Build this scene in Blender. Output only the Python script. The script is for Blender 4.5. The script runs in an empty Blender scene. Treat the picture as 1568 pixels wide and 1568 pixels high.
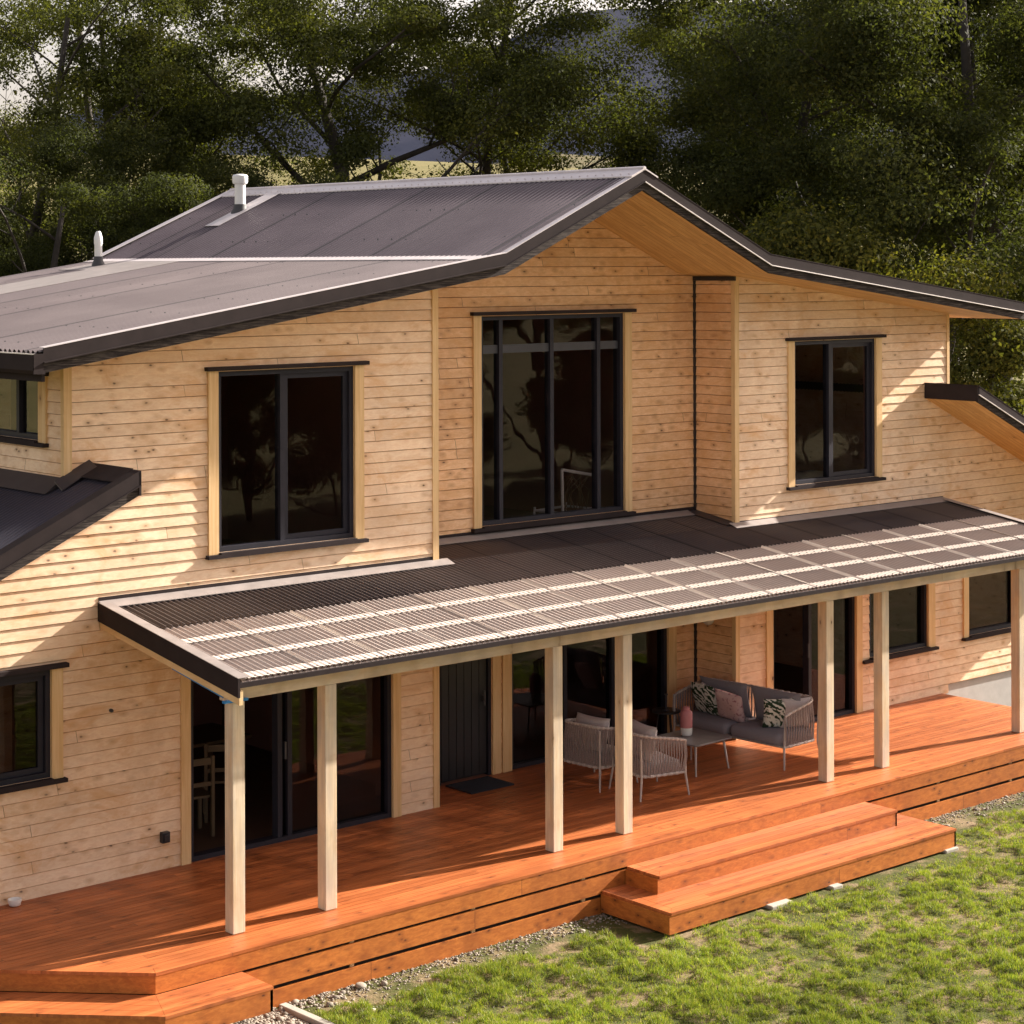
import bpy, math, random
import numpy as np
from mathutils import Vector, Matrix
R_ = math.radians
rnd = random.Random(7)
scene = bpy.context.scene
COL = scene.collection
# ------------------------------------------------------------------ camera, sky, sun
cam = bpy.data.cameras.new('camera'); camo = bpy.data.objects.new('camera', cam); COL.objects.link(camo)
yaw, roll = 0.716, -0.003
fw = Vector((math.sin(yaw), math.cos(yaw), 0)); rt = Vector((math.cos(yaw), -math.sin(yaw), 0)); up = Vector((0, 0, 1))
r2 = rt*math.cos(roll) + up*math.sin(roll); u2 = -rt*math.sin(roll) + up*math.cos(roll)
m = Matrix((r2, u2, -fw)).transposed().to_4x4(); m.translation = Vector((0, 0, 6.7)); camo.matrix_world = m
cam.sensor_width = 36; cam.lens = 3142/1568*36; cam.shift_y = -(784-406.1)/1568; cam.clip_start = .5; cam.clip_end = 12000
scene.camera = camo
scene.view_settings.view_transform = 'Standard'; scene.view_settings.look = 'None'
scene.view_settings.exposure = 1.58; scene.view_settings.gamma = 1
SUN = Vector((1.0, -0.16, 0.52)).normalized()          # direction towards the sun
el = math.asin(SUN.z); az = math.atan2(SUN.x, SUN.y)    # azimuth from +Y towards +X
w = bpy.data.worlds.new('World'); scene.world = w; w.use_nodes = True
nt = w.node_tree; nt.nodes.clear()
sky = nt.nodes.new('ShaderNodeTexSky'); sky.sky_type = 'NISHITA'; sky.sun_disc = False
sky.sun_elevation = el; sky.sun_rotation = az; sky.dust_density = 3.0; sky.air_density = 1.0; sky.ozone_density = .6
hs = nt.nodes.new('ShaderNodeHueSaturation'); hs.inputs['Saturation'].default_value = .45
tint = nt.nodes.new('ShaderNodeMix'); tint.data_type = 'RGBA'; tint.blend_type = 'MULTIPLY'; tint.inputs[0].default_value = 1
tint.inputs[7].default_value = (1.0, .88, .83, 1)
bg = nt.nodes.new('ShaderNodeBackground'); bg.inputs[1].default_value = .085
wo = nt.nodes.new('ShaderNodeOutputWorld')
nt.links.new(sky.outputs[0], hs.inputs['Color']); nt.links.new(hs.outputs[0], tint.inputs[6]); nt.links.new(tint.outputs[2], bg.inputs[0]); nt.links.new(bg.outputs[0], wo.inputs[0])
sl = bpy.data.lights.new('sun', 'SUN'); sl.energy = 5.0; sl.angle = R_(.6); sl.color = (1, .925, .83)
so = bpy.data.objects.new('sun', sl); COL.objects.link(so); so.rotation_euler = SUN.to_track_quat('Z', 'Y').to_euler()

# ------------------------------------------------------------------ material helpers
class NT:
    def __init__(s, name):
        s.m = bpy.data.materials.new(name); s.m.use_nodes = True; s.t = s.m.node_tree; s.t.nodes.clear()
        s.out = s.n('ShaderNodeOutputMaterial'); s.L = s.t.links.new
        s._pos = None
    def n(s, k, **kw):
        x = s.t.nodes.new(k)
        for a, b in kw.items(): setattr(x, a, b)
        return x
    def put(s, sock, v):
        if v is None: return
        if isinstance(v, bpy.types.NodeSocket): s.t.links.new(v, sock)
        else:
            if isinstance(v, (tuple, list)) and len(v) == 3 and sock.type == 'RGBA': v = (*v, 1)
            sock.default_value = v
    def pos(s):
        if s._pos is None: s._pos = s.n('ShaderNodeNewGeometry').outputs['Position']
        return s._pos
    def obj(s): return s.n('ShaderNodeTexCoord').outputs['Object']
    def sep(s, v):
        x = s.n('ShaderNodeSeparateXYZ'); s.put(x.inputs[0], v); return x.outputs
    def comb(s, a, b, c):
        x = s.n('ShaderNodeCombineXYZ'); s.put(x.inputs[0], a); s.put(x.inputs[1], b); s.put(x.inputs[2], c); return x.outputs[0]
    def ma(s, op, a, b=None, c=None):
        x = s.n('ShaderNodeMath', operation=op); s.put(x.inputs[0], a); s.put(x.inputs[1], b); s.put(x.inputs[2], c); return x.outputs[0]
    def vm(s, op, a, b):
        x = s.n('ShaderNodeVectorMath', operation=op); s.put(x.inputs[0], a); s.put(x.inputs[1], b); return x.outputs[0]
    def noise(s, v, scale=1, detail=3, rough=.5, dist=0, col=False):
        x = s.n('ShaderNodeTexNoise'); s.put(x.inputs['Vector'], v); x.inputs['Scale'].default_value = scale
        x.inputs['Detail'].default_value = detail; x.inputs['Roughness'].default_value = rough; x.inputs['Distortion'].default_value = dist
        return x.outputs[1 if col else 0]
    def voro(s, v, scale=1, feat='F1', out=0, rand=1):
        x = s.n('ShaderNodeTexVoronoi', feature=feat); s.put(x.inputs['Vector'], v); x.inputs['Scale'].default_value = scale; x.inputs['Randomness'].default_value = rand
        return x.outputs[out]
    def white(s, v):
        x = s.n('ShaderNodeTexWhiteNoise', noise_dimensions='3D'); s.put(x.inputs[0], v); return x.outputs[0]
    def ramp(s, f, stops, interp='LINEAR'):
        x = s.n('ShaderNodeValToRGB'); s.put(x.inputs[0], f); e = x.color_ramp.elements; x.color_ramp.interpolation = interp
        while len(e) < len(stops): e.new(.5)
        for i, (p, c) in enumerate(stops):
            e[i].position = p; e[i].color = (*c, 1) if not isinstance(c, (int, float)) else (c, c, c, 1)
        return x.outputs[0]
    def mix(s, f, a, b, mode='MIX'):
        x = s.n('ShaderNodeMix', data_type='RGBA', blend_type=mode); s.put(x.inputs[0], f); s.put(x.inputs[6], a); s.put(x.inputs[7], b); return x.outputs[2]
    def bump(s, h, st=.3, d=.01, nrm=None):
        x = s.n('ShaderNodeBump'); x.inputs['Strength'].default_value = st; x.inputs['Distance'].default_value = d; s.put(x.inputs['Height'], h); s.put(x.inputs['Normal'], nrm); return x.outputs[0]
    def bsdf(s, col, rough=.6, metal=0, nrm=None, spec=.5, coat=0):
        p = s.n('ShaderNodeBsdfPrincipled'); s.put(p.inputs['Base Color'], col); s.put(p.inputs['Roughness'], rough); s.put(p.inputs['Metallic'], metal)
        s.put(p.inputs['Normal'], nrm); s.put(p.inputs['Specular IOR Level'], spec)
        if coat: p.inputs['Coat Weight'].default_value = coat
        return p.outputs[0]
    def end(s, sh): s.t.links.new(sh, s.out.inputs[0]); return s.m
def scale3(t, v, sc): return t.vm('MULTIPLY', v, sc)

def wood(name, axis, c1, c2, dark, board=None, knots=.5, grain=1., bl=3.3, rough=.62, stain=.35, greyed=0, spec=.3, knotcol=(.10, .05, .025), kden=3.2, kasp=1.9, groove=0, orange=0, tonev=.11, gcol=(.42, .37, .33)):
    """axis: direction of the grain, 'x','y','z' or 'u' (x+y, along a wall); board: (axis, pitch, offset) gives every board its own tone"""
    t = NT(name); x, y, z = t.sep(t.pos())
    u = {'x': x, 'y': y, 'z': z, 'u': t.ma('ADD', x, y)}[axis]
    if axis == 'z': a, b = t.ma('ADD', x, y), t.ma('SUBTRACT', x, y)
    elif axis == 'u': a, b = z, t.ma('SUBTRACT', x, y)
    elif axis == 'x': a, b = y, z
    else: a, b = x, z
    if board:
        bv = {'x': x, 'y': y, 'z': z}[board[0]]
        bid = t.ma('FLOOR', t.ma('DIVIDE', t.ma('SUBTRACT', bv, board[2]), board[1]))
    else: bid = t.ma('MULTIPLY', 0., 1.)
    r1 = t.white(t.comb(bid, 3.1, 7.7))
    seg = t.ma('FLOOR', t.ma('DIVIDE', t.ma('ADD', u, t.ma('MULTIPLY', r1, 9.)), bl))
    r2 = t.white(t.comb(bid, seg, 1.3)); r3 = t.white(t.comb(seg, bid, 9.3))
    off = t.ma('MULTIPLY', r2, 37.)
    g = t.comb(t.ma('ADD', u, off), t.ma('ADD', a, t.ma('MULTIPLY', r3, 11.)), b)
    g1 = t.noise(scale3(t, g, (1.1, 26, 8)), 1, 5, .62, .7)
    g2 = t.noise(scale3(t, g, (3, 120, 30)), 1, 3, .6, .2)
    f = t.ma('ADD', t.ma('MULTIPLY', g1, .75*grain), t.ma('MULTIPLY', g2, .25*grain))
    col = t.mix(t.ramp(f, [(.38, 0), (.62, 1)]), c1, c2)
    # tone of every board
    col = t.mix(1., col, t.ramp(r2, [(0, (1-tonev, 1-tonev*1.25, 1-tonev*1.6)), (.5, (1, 1, 1)), (1, (1+tonev*.6, 1+tonev*.6, 1+tonev*.6))]), 'MULTIPLY')
    # knots
    if knots:
        kv = scale3(t, g, (kden, kden*kasp, 0)); d = t.voro(kv, 1.0); kc = t.voro(kv, 1.0, out=1)
        has = t.ma('GREATER_THAN', t.sep(kc)[0], t.ma('SUBTRACT', 1., t.ma('MULTIPLY', t.ma('ADD', .25, t.ma('MULTIPLY', r3, 1.4)), knots)))
        wob = t.ma('ADD', d, t.ma('MULTIPLY', t.ma('SUBTRACT', t.noise(scale3(t, g, (30, 60, 20)), 1, 2), .5), .12))
        k = t.ma('MULTIPLY', t.ramp(wob, [(.05, 1), (.13, 0)]), has); halo = t.ma('MULTIPLY', t.ramp(wob, [(.1, .6), (.45, 0)]), has)
        col = t.mix(halo, col, dark); col = t.mix(k, col, knotcol)
    if groove:
        gr_ = t.ma('FRACT', t.ma('DIVIDE', t.ma('SUBTRACT', bv, board[2]), board[1])); col = t.mix(t.ma('MULTIPLY', t.ma('LESS_THAN', gr_, .09), groove), col, dark)
    if board:
        jf = t.ma('FRACT', t.ma('DIVIDE', t.ma('ADD', u, t.ma('MULTIPLY', r1, 9.)), bl)); col = t.mix(t.ma('MULTIPLY', t.ma('LESS_THAN', jf, .007/bl), .8), col, knotcol)
    st = t.ramp(t.noise(t.comb(u, a, b), .9, 5, .62, .5), [(.47, 0), (.70, 1)])
    col = t.mix(t.ma('MULTIPLY', st, stain), col, dark)
    if orange:
        of = t.ramp(t.noise(t.comb(t.ma('MULTIPLY', u, .8), t.ma('MULTIPLY', a, 2.2), b), .8, 5, .7, .8), [(.50, 0), (.66, 1)])
        col = t.mix(t.ma('MULTIPLY', of, orange), col, (.66, .34, .12))
    if greyed:
        gf = t.ramp(t.noise(t.comb(u, t.ma('MULTIPLY', a, 5.), b), 1.4, 4, .6), [(.4, 0), (.68, 1)])
        col = t.mix(t.ma('MULTIPLY', gf, greyed), col, gcol)
    n = t.bump(f, .35, .003)
    return t.end(t.bsdf(col, rough, 0, n, spec))

BP = .131   # board pitch
def wood_set():
    M = {}
    M['clad'] = wood('cladding_timber', 'u', (.91, .69, .48), (.81, .56, .36), (.50, .28, .13), ('z', BP, 0), knots=.58, stain=.38, greyed=.22, bl=5.1, kden=5.0, orange=.6, gcol=(.66, .53, .42))
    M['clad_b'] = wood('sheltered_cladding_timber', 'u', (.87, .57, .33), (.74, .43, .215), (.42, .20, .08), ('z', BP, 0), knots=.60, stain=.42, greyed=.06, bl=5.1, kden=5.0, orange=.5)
    M['trim'] = wood('trim_timber', 'z', (.80, .57, .31), (.68, .44, .20), (.44, .24, .10), None, knots=.08, stain=.2)
    M['post'] = wood('post_timber', 'z', (.78, .66, .49), (.64, .50, .33), (.42, .29, .16), None, knots=.5, kden=4, kasp=2.6, stain=.55, greyed=.6, orange=.3)
    M['beam'] = wood('beam_timber', 'x', (.76, .65, .51), (.62, .50, .36), (.38, .27, .16), None, knots=.6, kden=4, kasp=2.6, stain=.6, greyed=.6, orange=.3)
    M['rafter'] = wood('rafter_timber', 'y', (.78, .58, .33), (.64, .43, .21), (.42, .25, .12), None, knots=.15, stain=.3)
    M['soffit'] = wood('soffit_timber', 'x', (.66, .38, .15), (.52, .27, .085), (.34, .15, .04), ('y', .1, .02), knots=.05, stain=.2, bl=6, groove=.8)
    M['deck'] = wood('deck_timber', 'x', (.54, .165, .050), (.35, .096, .027), (.15, .040, .014), ('y', .092, 17.042-.092*200), knots=.35, kden=4.5, kasp=2.4, stain=.35, bl=4.2, rough=.42, spec=.5, tonev=.24, knotcol=(.12, .03, .012))
    M['deck_edge'] = wood('deck_edge_timber', 'u', (.56, .185, .036), (.39, .11, .020), (.18, .046, .011), ('z', .24, .01), knots=.6, kden=5.5, stain=.45, bl=5, rough=.5, spec=.4, knotcol=(.07, .018, .008))
    return M
M = wood_set()
def plain(name, c, rough=.5, metal=0, var=.12, sc=6, bumpy=0, spec=.5, coat=0):
    t = NT(name); n = t.noise(t.pos(), sc, 4, .6)
    col = t.mix(t.ramp(n, [(.3, 0), (.7, 1)]), tuple(v*(1-var) for v in c), tuple(min(1, v*(1+var)) for v in c))
    r = t.ma('ADD', rough-.06, t.ma('MULTIPLY', t.noise(t.pos(), sc*2, 3), .12))
    return t.end(t.bsdf(col, r, metal, t.bump(n, bumpy, .01) if bumpy else None, spec, coat))
def roofmat(name, c, c2, rough, screws=True, spec=.5, lap_axis='y', lap=.762, other='x', metal=0):
    t = NT(name); x, y, z = t.sep(t.pos())
    n = t.noise(t.comb(t.ma('MULTIPLY', x, .35), t.ma('MULTIPLY', y, .35), z), 1.5, 5, .6)
    col = t.mix(t.ramp(n, [(.35, 0), (.7, 1)]), c, c2)
    la = y if lap_axis == 'y' else x; oa = x if lap_axis == 'y' else y
    sid = t.ma('FLOOR', t.ma('DIVIDE', la, lap)); r = t.white(t.comb(sid, 2, 2))
    col = t.mix(1., col, t.ramp(r, [(0, (.90, .90, .90)), (1, (1.06, 1.06, 1.06))]), 'MULTIPLY')
    fr = t.ma('FRACT', t.ma('DIVIDE', la, lap))
    lapd = t.ma('LESS_THAN', fr, .055)
    col = t.mix(t.ma('MULTIPLY', lapd, .6), col, (.02, .018, .02))
    if screws:
        a = t.ma('SUBTRACT', t.ma('FRACT', t.ma('DIVIDE', la, .1524)), .5); b = t.ma('SUBTRACT', t.ma('FRACT', t.ma('DIVIDE', oa, .9)), .5)
        d = t.ma('SQRT', t.ma('ADD', t.ma('POWER', t.ma('MULTIPLY', a, .1524), 2.), t.ma('POWER', t.ma('MULTIPLY', b, .9), 2.)))
        col = t.mix(t.ma('LESS_THAN', d, .011), col, (.012, .012, .014))
    rg = t.ma('ADD', rough-.08, t.ma('MULTIPLY', n, .16))
    return t.end(t.bsdf(col, rg, metal, None, spec))
M['roof'] = roofmat('roof_sheet', (.145, .118, .118), (.185, .152, .15), .42, metal=.2)
M['vroof'] = roofmat('veranda_roof_metal', (.070, .055, .055), (.095, .078, .076), .45, lap_axis='x')
M['capping'] = plain('glint_capping', (.62, .56, .56), .38, .0, .1, 3, coat=.2)  # sun and sky glint on dark caps, painted as a pale base
M['darkcap'] = plain('dark_capping', (.034, .026, .026), .85, 0, .15, 5, spec=.08)
M['lip'] = plain('sunlit_lip', (.75, .70, .68), .4, .3, .1)  # sun catching the right-hand lips is painted as pale metal
M['flash'] = plain('flashing_metal', (.27, .235, .22), .42, .0, .14, 5)
M['darkflash'] = plain('dark_flashing', (.055, .046, .048), .45, 0, .15, 5)
def dark_timber():
    t = NT('painted_timber'); x, y, z = t.sep(t.pos())
    n = t.noise(t.comb(t.ma('MULTIPLY', t.ma('ADD', x, y), 1.3), z, t.ma('MULTIPLY', z, 24.)), 3, 5, .7, .4)
    col = t.mix(t.ramp(n, [(.45, 0), (.72, 1)]), (.025, .02, .02), (.15, .125, .11))
    return t.end(t.bsdf(col, .85, 0, t.bump(n, .3, .005), .1))
M['dtimber'] = dark_timber()
M['frame'] = plain('window_aluminium', (.022, .021, .030), .5, 0, .12, spec=.25)
M['rail'] = plain('rail_aluminium', (.045, .045, .055), .4, 0, .1)
M['white_pipe'] = plain('white_pipe', (.78, .78, .76), .4, 0, .05)
M['rubber'] = plain('rubber_boot', (.05, .048, .05), .6)
M['leg'] = plain('furniture_metal', (.42, .38, .36), .4, .1, .06)
M['black'] = plain('black_paint', (.018, .018, .021), .45, 0, .1)
M['tape'] = plain('blue_tape', (.03, .22, .55), .5)
M['concrete'] = plain('concrete', (.36, .33, .28), .85, 0, .14, 9, .3)
M['plinth'] = plain('plinth_render', (.42, .41, .39), .85, 0, .08, 6, .1)
M['stone'] = plain('stone', (.48, .43, .37), .8, 0, .25, 14, .4)
M['ceram'] = plain('white_ceramic', (.80, .78, .74), .35, 0, .03)
M['pinkc'] = plain('pink_ceramic', (.50, .19, .20), .5, 0, .08)
M['lamp'] = plain('lamp_glass', (.6, .57, .52), .3)
M['linen'] = plain('linen', (.62, .60, .57), .9, 0, .08, 12, .2)
M['inwall'] = plain('interior_wall', (.30, .15, .11), .8, 0, .1, 2)
M['infloor'] = plain('interior_floor', (.09, .045, .025), .5, 0, .2, 4)
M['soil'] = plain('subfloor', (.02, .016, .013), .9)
M['inwood'] = plain('interior_timber', (.10, .062, .028), .5, 0, .15, 8)
M['glow'] = plain('tan_timber', (.55, .33, .12), .5, 0, .15, 8)
def fabric(name, c, sc=260, var=.25):
    t = NT(name); n = t.noise(t.obj(), sc, 2, .6); m_ = t.noise(t.obj(), 6, 3, .5)
    col = t.mix(t.ramp(n, [(.3, 0), (.7, 1)]), tuple(v*(1-var) for v in c), tuple(v*(1+var) for v in c))
    return t.end(t.bsdf(col, .95, 0, t.bump(t.ma('ADD', n, t.ma('MULTIPLY', m_, 3.)), .35, .006), .1))
M['grey_fab'] = fabric('grey_fabric', (.25, .24, .27)); M['pale_fab'] = fabric('pale_fabric', (.52, .47, .47)); M['rope'] = fabric('rope', (.27, .225, .22), 90, .3)
M['lrope'] = fabric('pale_rope', (.50, .45, .43), 60, .3)
def leafprint():
    t = NT('leaf_print_fabric'); v = t.obj()
    n = t.noise(v, 5.5, 2, .5, 1.5); vv = t.vm('ADD', v, scale3(t, t.noise(v, 5, 2, .5, 0, True), (.18, .18, .18)))
    w_ = t.n('ShaderNodeTexWave', wave_type='BANDS', bands_direction='DIAGONAL'); t.put(w_.inputs[0], vv); w_.inputs['Scale'].default_value = 7; w_.inputs['Distortion'].default_value = 5
    f = t.ma('MULTIPLY', t.ramp(w_.outputs[0], [(.42, 0), (.5, 1)]), t.ramp(n, [(.40, 0), (.46, 1)]))
    f = t.ma('MAXIMUM', f, t.ramp(n, [(.56, 0), (.59, 1)]))
    return t.end(t.bsdf(t.mix(f, (.66, .66, .60), (.03, .055, .03)), .9, 0, None, .1))
M['leafp'] = leafprint()
def pinkprint():
    t = NT('pink_fabric'); v = t.obj(); d = t.noise(v, 20, 3, .6, .5)
    return t.end(t.bsdf(t.mix(t.ramp(d, [(.56, 0), (.64, 1)]), (.60, .42, .42), (.34, .16, .19)), .9, 0, None, .1))
M['pinkp'] = pinkprint()
def glassmat(name, tr, refl=1.0):
    t = NT(name); fr = t.n('ShaderNodeFresnel'); fr.inputs[0].default_value = 1.6
    a = t.n('ShaderNodeBsdfTransparent'); a.inputs[0].default_value = (*tr, 1)
    g = t.n('ShaderNodeBsdfGlossy'); g.inputs['Roughness'].default_value = .012; g.inputs[0].default_value = (.9, .93, .95, 1)
    wv = t.noise(t.pos(), 1.3, 2); t.put(g.inputs['Normal'], t.bump(wv, .12, .02))
    mx = t.n('ShaderNodeMixShader'); bf = t.n('ShaderNodeNewGeometry').outputs['Backfacing']; t.put(mx.inputs[0], t.ma('MULTIPLY', t.ma('MULTIPLY', fr.outputs[0], refl), t.ma('SUBTRACT', 1., bf))); t.L(a.outputs[0], mx.inputs[1]); t.L(g.outputs[0], mx.inputs[2])
    return t.end(mx.outputs[0])
M['glass'] = glassmat('window_glass', (.82, .80, .80), 1.25)
M['glassg'] = glassmat('door_glass', (.60, .57, .57), 2.2)
def poly():
    t = NT('clear_corrugated_sheet'); n = t.noise(t.pos(), 2.2, 4)
    a = t.n('ShaderNodeBsdfTransparent'); a.inputs[0].default_value = (.13, .11, .10, 1)
    p = t.bsdf(t.mix(n, (.78, .65, .58), (.88, .77, .70)), .25, 0, None, .8)
    mx = t.n('ShaderNodeMixShader'); lw = t.n('ShaderNodeLayerWeight'); lw.inputs[0].default_value = .45; t.put(mx.inputs[0], t.ma('ADD', .22, t.ma('MULTIPLY', lw.outputs[1], .85))); t.L(a.outputs[0], mx.inputs[1]); t.L(p, mx.inputs[2])
    return t.end(mx.outputs[0])
M['poly'] = poly()
M['light_line'] = plain('rafter_light_line', (.72, .64, .56), .5, 0, .08)  # pale colour painting the lit rafters seen through the sheet
M['bright_band'] = plain('purlin_bright_band', (.62, .53, .46), .6, 0, .05)  # purlin colour, shared by the painted bright bands above them

# ------------------------------------------------------------------ mesh helpers
class MB:
    def __init__(s): s.v = []; s.f = []
    def quad(s, a, b, c, d): i = len(s.v); s.v += [a, b, c, d]; s.f.append((i, i+1, i+2, i+3))
    def poly(s, pts): i = len(s.v); s.v += list(pts); s.f.append(tuple(range(i, i+len(pts))))
    def box(s, x0, x1, y0, y1, z0, z1):
        i = len(s.v)
        s.v += [(x0, y0, z0), (x1, y0, z0), (x1, y1, z0), (x0, y1, z0), (x0, y0, z1), (x1, y0, z1), (x1, y1, z1), (x0, y1, z1)]
        s.f += [(i, i+3, i+2, i+1), (i+4, i+5, i+6, i+7), (i, i+1, i+5, i+4), (i+1, i+2, i+6, i+5), (i+2, i+3, i+7, i+6), (i+3, i, i+4, i+7)]
        return s
    def prism(s, pts, d):
        """pts: planar 3-D polygon, d: extrusion vector"""
        i = len(s.v); n = len(pts); s.v += [tuple(p) for p in pts] + [tuple(p[k]+d[k] for k in range(3)) for p in pts]
        s.f.append(tuple(range(i+n-1, i-1, -1))); s.f.append(tuple(range(i+n, i+2*n)))
        for k in range(n): q = (k+1) % n; s.f.append((i+k, i+q, i+n+q, i+n+k))
        return s
    def tube(s, path, r, n=8, closed=False, caps=True):
        path = [Vector(p) for p in path]; m_ = len(path); rs = r if isinstance(r, (list, tuple)) else [r]*m_
        i0 = len(s.v); ref = None
        for k, p in enumerate(path):
            if closed: d = path[(k+1) % m_]-path[k-1]
            else: d = path[min(k+1, m_-1)]-path[max(k-1, 0)]
            if d.length < 1e-9: d = Vector((0, 0, 1))
            d.normalize()
            if ref is None: ref = d.orthogonal().normalized()
            ref = (ref-d*ref.dot(d))
            if ref.length < 1e-6: ref = d.orthogonal()
            ref.normalize(); b = d.cross(ref)
            for q in range(n):
                a = 2*math.pi*q/n; s.v.append(tuple(p+(ref*math.cos(a)+b*math.sin(a))*rs[k]))
        for k in range(m_ if closed else m_-1):
            for q in range(n):
                a = i0+k*n+q; b_ = i0+k*n+(q+1) % n; c = i0+((k+1) % m_)*n+(q+1) % n; d_ = i0+((k+1) % m_)*n+q
                s.f.append((a, b_, c, d_))
        if caps and not closed:
            s.f.append(tuple(range(i0+n-1, i0-1, -1))); s.f.append(tuple(i0+(m_-1)*n+q for q in range(n)))
        return s
    def lathe(s, c, prof, n=24):
        i0 = len(s.v)
        for r, z in prof:
            for q in range(n): a = 2*math.pi*q/n; s.v.append((c[0]+r*math.cos(a), c[1]+r*math.sin(a), c[2]+z))
        for k in range(len(prof)-1):
            for q in range(n): s.f.append((i0+k*n+q, i0+k*n+(q+1) % n, i0+(k+1)*n+(q+1) % n, i0+(k+1)*n+q))
        s.f.append(tuple(range(i0+n-1, i0-1, -1))); s.f.append(tuple(i0+(len(prof)-1)*n+q for q in range(n)))
        return s
    def build(s, name, mat, parent=None, smooth=False, bevel=0):
        me = bpy.data.meshes.new(name); me.from_pydata(s.v, [], s.f); me.update()
        me.materials.append(mat)
        o = bpy.data.objects.new(name, me); COL.objects.link(o)
        if smooth: me.polygons.foreach_set('use_smooth', [True]*len(me.polygons)); me.set_sharp_from_angle(angle=R_(40))
        if bevel:
            b = o.modifiers.new('b', 'BEVEL'); b.width = bevel; b.segments = 2; b.limit_method = 'ANGLE'; b.angle_limit = R_(40)
        if parent: put(o, parent)
        return o
def put(o, parent):
    o.parent = parent; o.matrix_parent_inverse = Matrix.Translation(-Vector(parent.location)) if parent.type == 'EMPTY' and parent.rotation_euler.z == 0 else Matrix()
def thing(name, label, cat, loc=(0, 0, 0), rotz=0, group=None):
    o = bpy.data.objects.new(name, None); COL.objects.link(o); o.location = loc; o.rotation_euler = (0, 0, rotz); o.empty_display_size = .2
    o['label'] = label; o['category'] = cat
    if group: o['group'] = group
    return o
def tag(o, label, cat, group=None):
    o['label'] = label; o['category'] = cat
    if group: o['group'] = group
    return o
def struct(o, kind='structure'): o['kind'] = kind; return o
def origin_to(o, p):
    """move a world-space mesh's origin to p"""
    o.data.transform(Matrix.Translation(-Vector(p))); o.location = p; return o

# ------------------------------------------------------------------ key dimensions
YW, YB, YF, YP, YV, YD = 19.79, 20.58, 18.76, 17.34, 17.04, 16.90
AL, AR, CL, CR = 10.85, 15.95, 21.38, 26.23
GZ = -.66
def zr(x):
    if x <= 16.23: return 5.82+.1567*(x-10.04)
    if x <= 18.58: return 6.79+.4553*(x-16.23)
    if x <= 21.0: return 7.86-.4463*(x-18.58)
    return 6.78-.1271*(x-21.0)
def zl(x): return 4.50+.46*(x-11.16)        # left lean-to
def zq(x): return 4.80-.45*(x-25.65)        # right lean-to
def zv(y): return 3.005-.148*(YW-y)         # veranda roof
YE = 28.35

# ------------------------------------------------------------------ ground, hills
def grid_mesh(name, xs, ys, zf, mat):
    X, Y = np.meshgrid(xs, ys); Z = zf(X, Y); v = np.stack([X, Y, Z], -1).reshape(-1, 3); nx = len(xs); ny = len(ys)
    f = [(j*nx+i, j*nx+i+1, (j+1)*nx+i+1, (j+1)*nx+i) for j in range(ny-1) for i in range(nx-1)]
    me = bpy.data.meshes.new(name); me.from_pydata(v.tolist(), [], f); me.update(); me.materials.append(mat)
    me.polygons.foreach_set('use_smooth', [True]*len(f))
    o = bpy.data.objects.new(name, me); COL.objects.link(o); return o
def groundmat():
    t = NT('lawn_ground'); p = t.pos()
    a = t.noise(p, 2.2, 5, .6, .4); b = t.noise(p, 26, 4, .7)
    green = t.mix(b, (.045, .052, .016), (.10, .105, .03)); dirt = t.mix(t.noise(p, 60, 3, .7), (.13, .095, .05), (.33, .245, .15))
    y = t.sep(p)[1]
    near = t.ramp(t.ma('ADD', y, t.ma('MULTIPLY', t.ma('SUBTRACT', t.noise(p, 1.6, 4), .5), 1.3)), [(0, 0), (1, 1)])
    g = t.mix(t.ramp(a, [(.47, 0), (.60, 1)]), green, dirt)
    far = t.mix(t.noise(p, .15, 4), (.10, .10, .035), (.22, .18, .08))
    dist = t.n('ShaderNodeVectorMath', operation='LENGTH'); t.put(dist.inputs[0], t.vm('SUBTRACT', p, (17, 15, 0)))
    g = t.mix(t.ramp(t.ma('DIVIDE', dist.outputs['Value'], 60.), [(.15, 0), (.5, 1)]), g, far)
    return t.end(t.bsdf(g, .95, 0, t.bump(t.ma('ADD', a, b), .6, .03), .1))
def hill(X, Y):
    s_, c_ = math.sin(yaw), math.cos(yaw); d = X*s_+Y*c_; r = X*c_-Y*s_
    z = np.zeros_like(X)+GZ
    k = np.clip((d-75)/500, 0, 1); z = z+k*k*(3-2*k)*34
    return z+k*6*np.sin(r/90.)*np.cos(d/130.)
M['ground'] = groundmat()
far = [-1500, -700, -300, -150, -80, -40, -20, 0, 9, 18, 30, 45, 60, 80, 100, 130, 160, 200, 250, 320, 400, 500, 650, 800, 1100]
ground = struct(grid_mesh('ground', far, far, hill, M['ground']))
def fieldmat():
    t = NT('dry_field'); p = t.pos(); a = t.noise(p, .03, 5, .6)
    return t.end(t.bsdf(t.mix(t.ramp(a, [(.35, 0), (.65, 1)]), (.13, .105, .055), (.07, .078, .032)), .95, 0, None, .1))
def mountmat():
    t = NT('hazed_mountain'); p = t.pos(); a = t.noise(p, .008, 6, .65)
    return t.end(t.bsdf(t.mix(t.ramp(a, [(.35, 0), (.65, 1)]), (.015, .020, .042), (.030, .034, .058)), .95, 0, None, .05))  # distance haze is painted into these slate-blue colours
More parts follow.
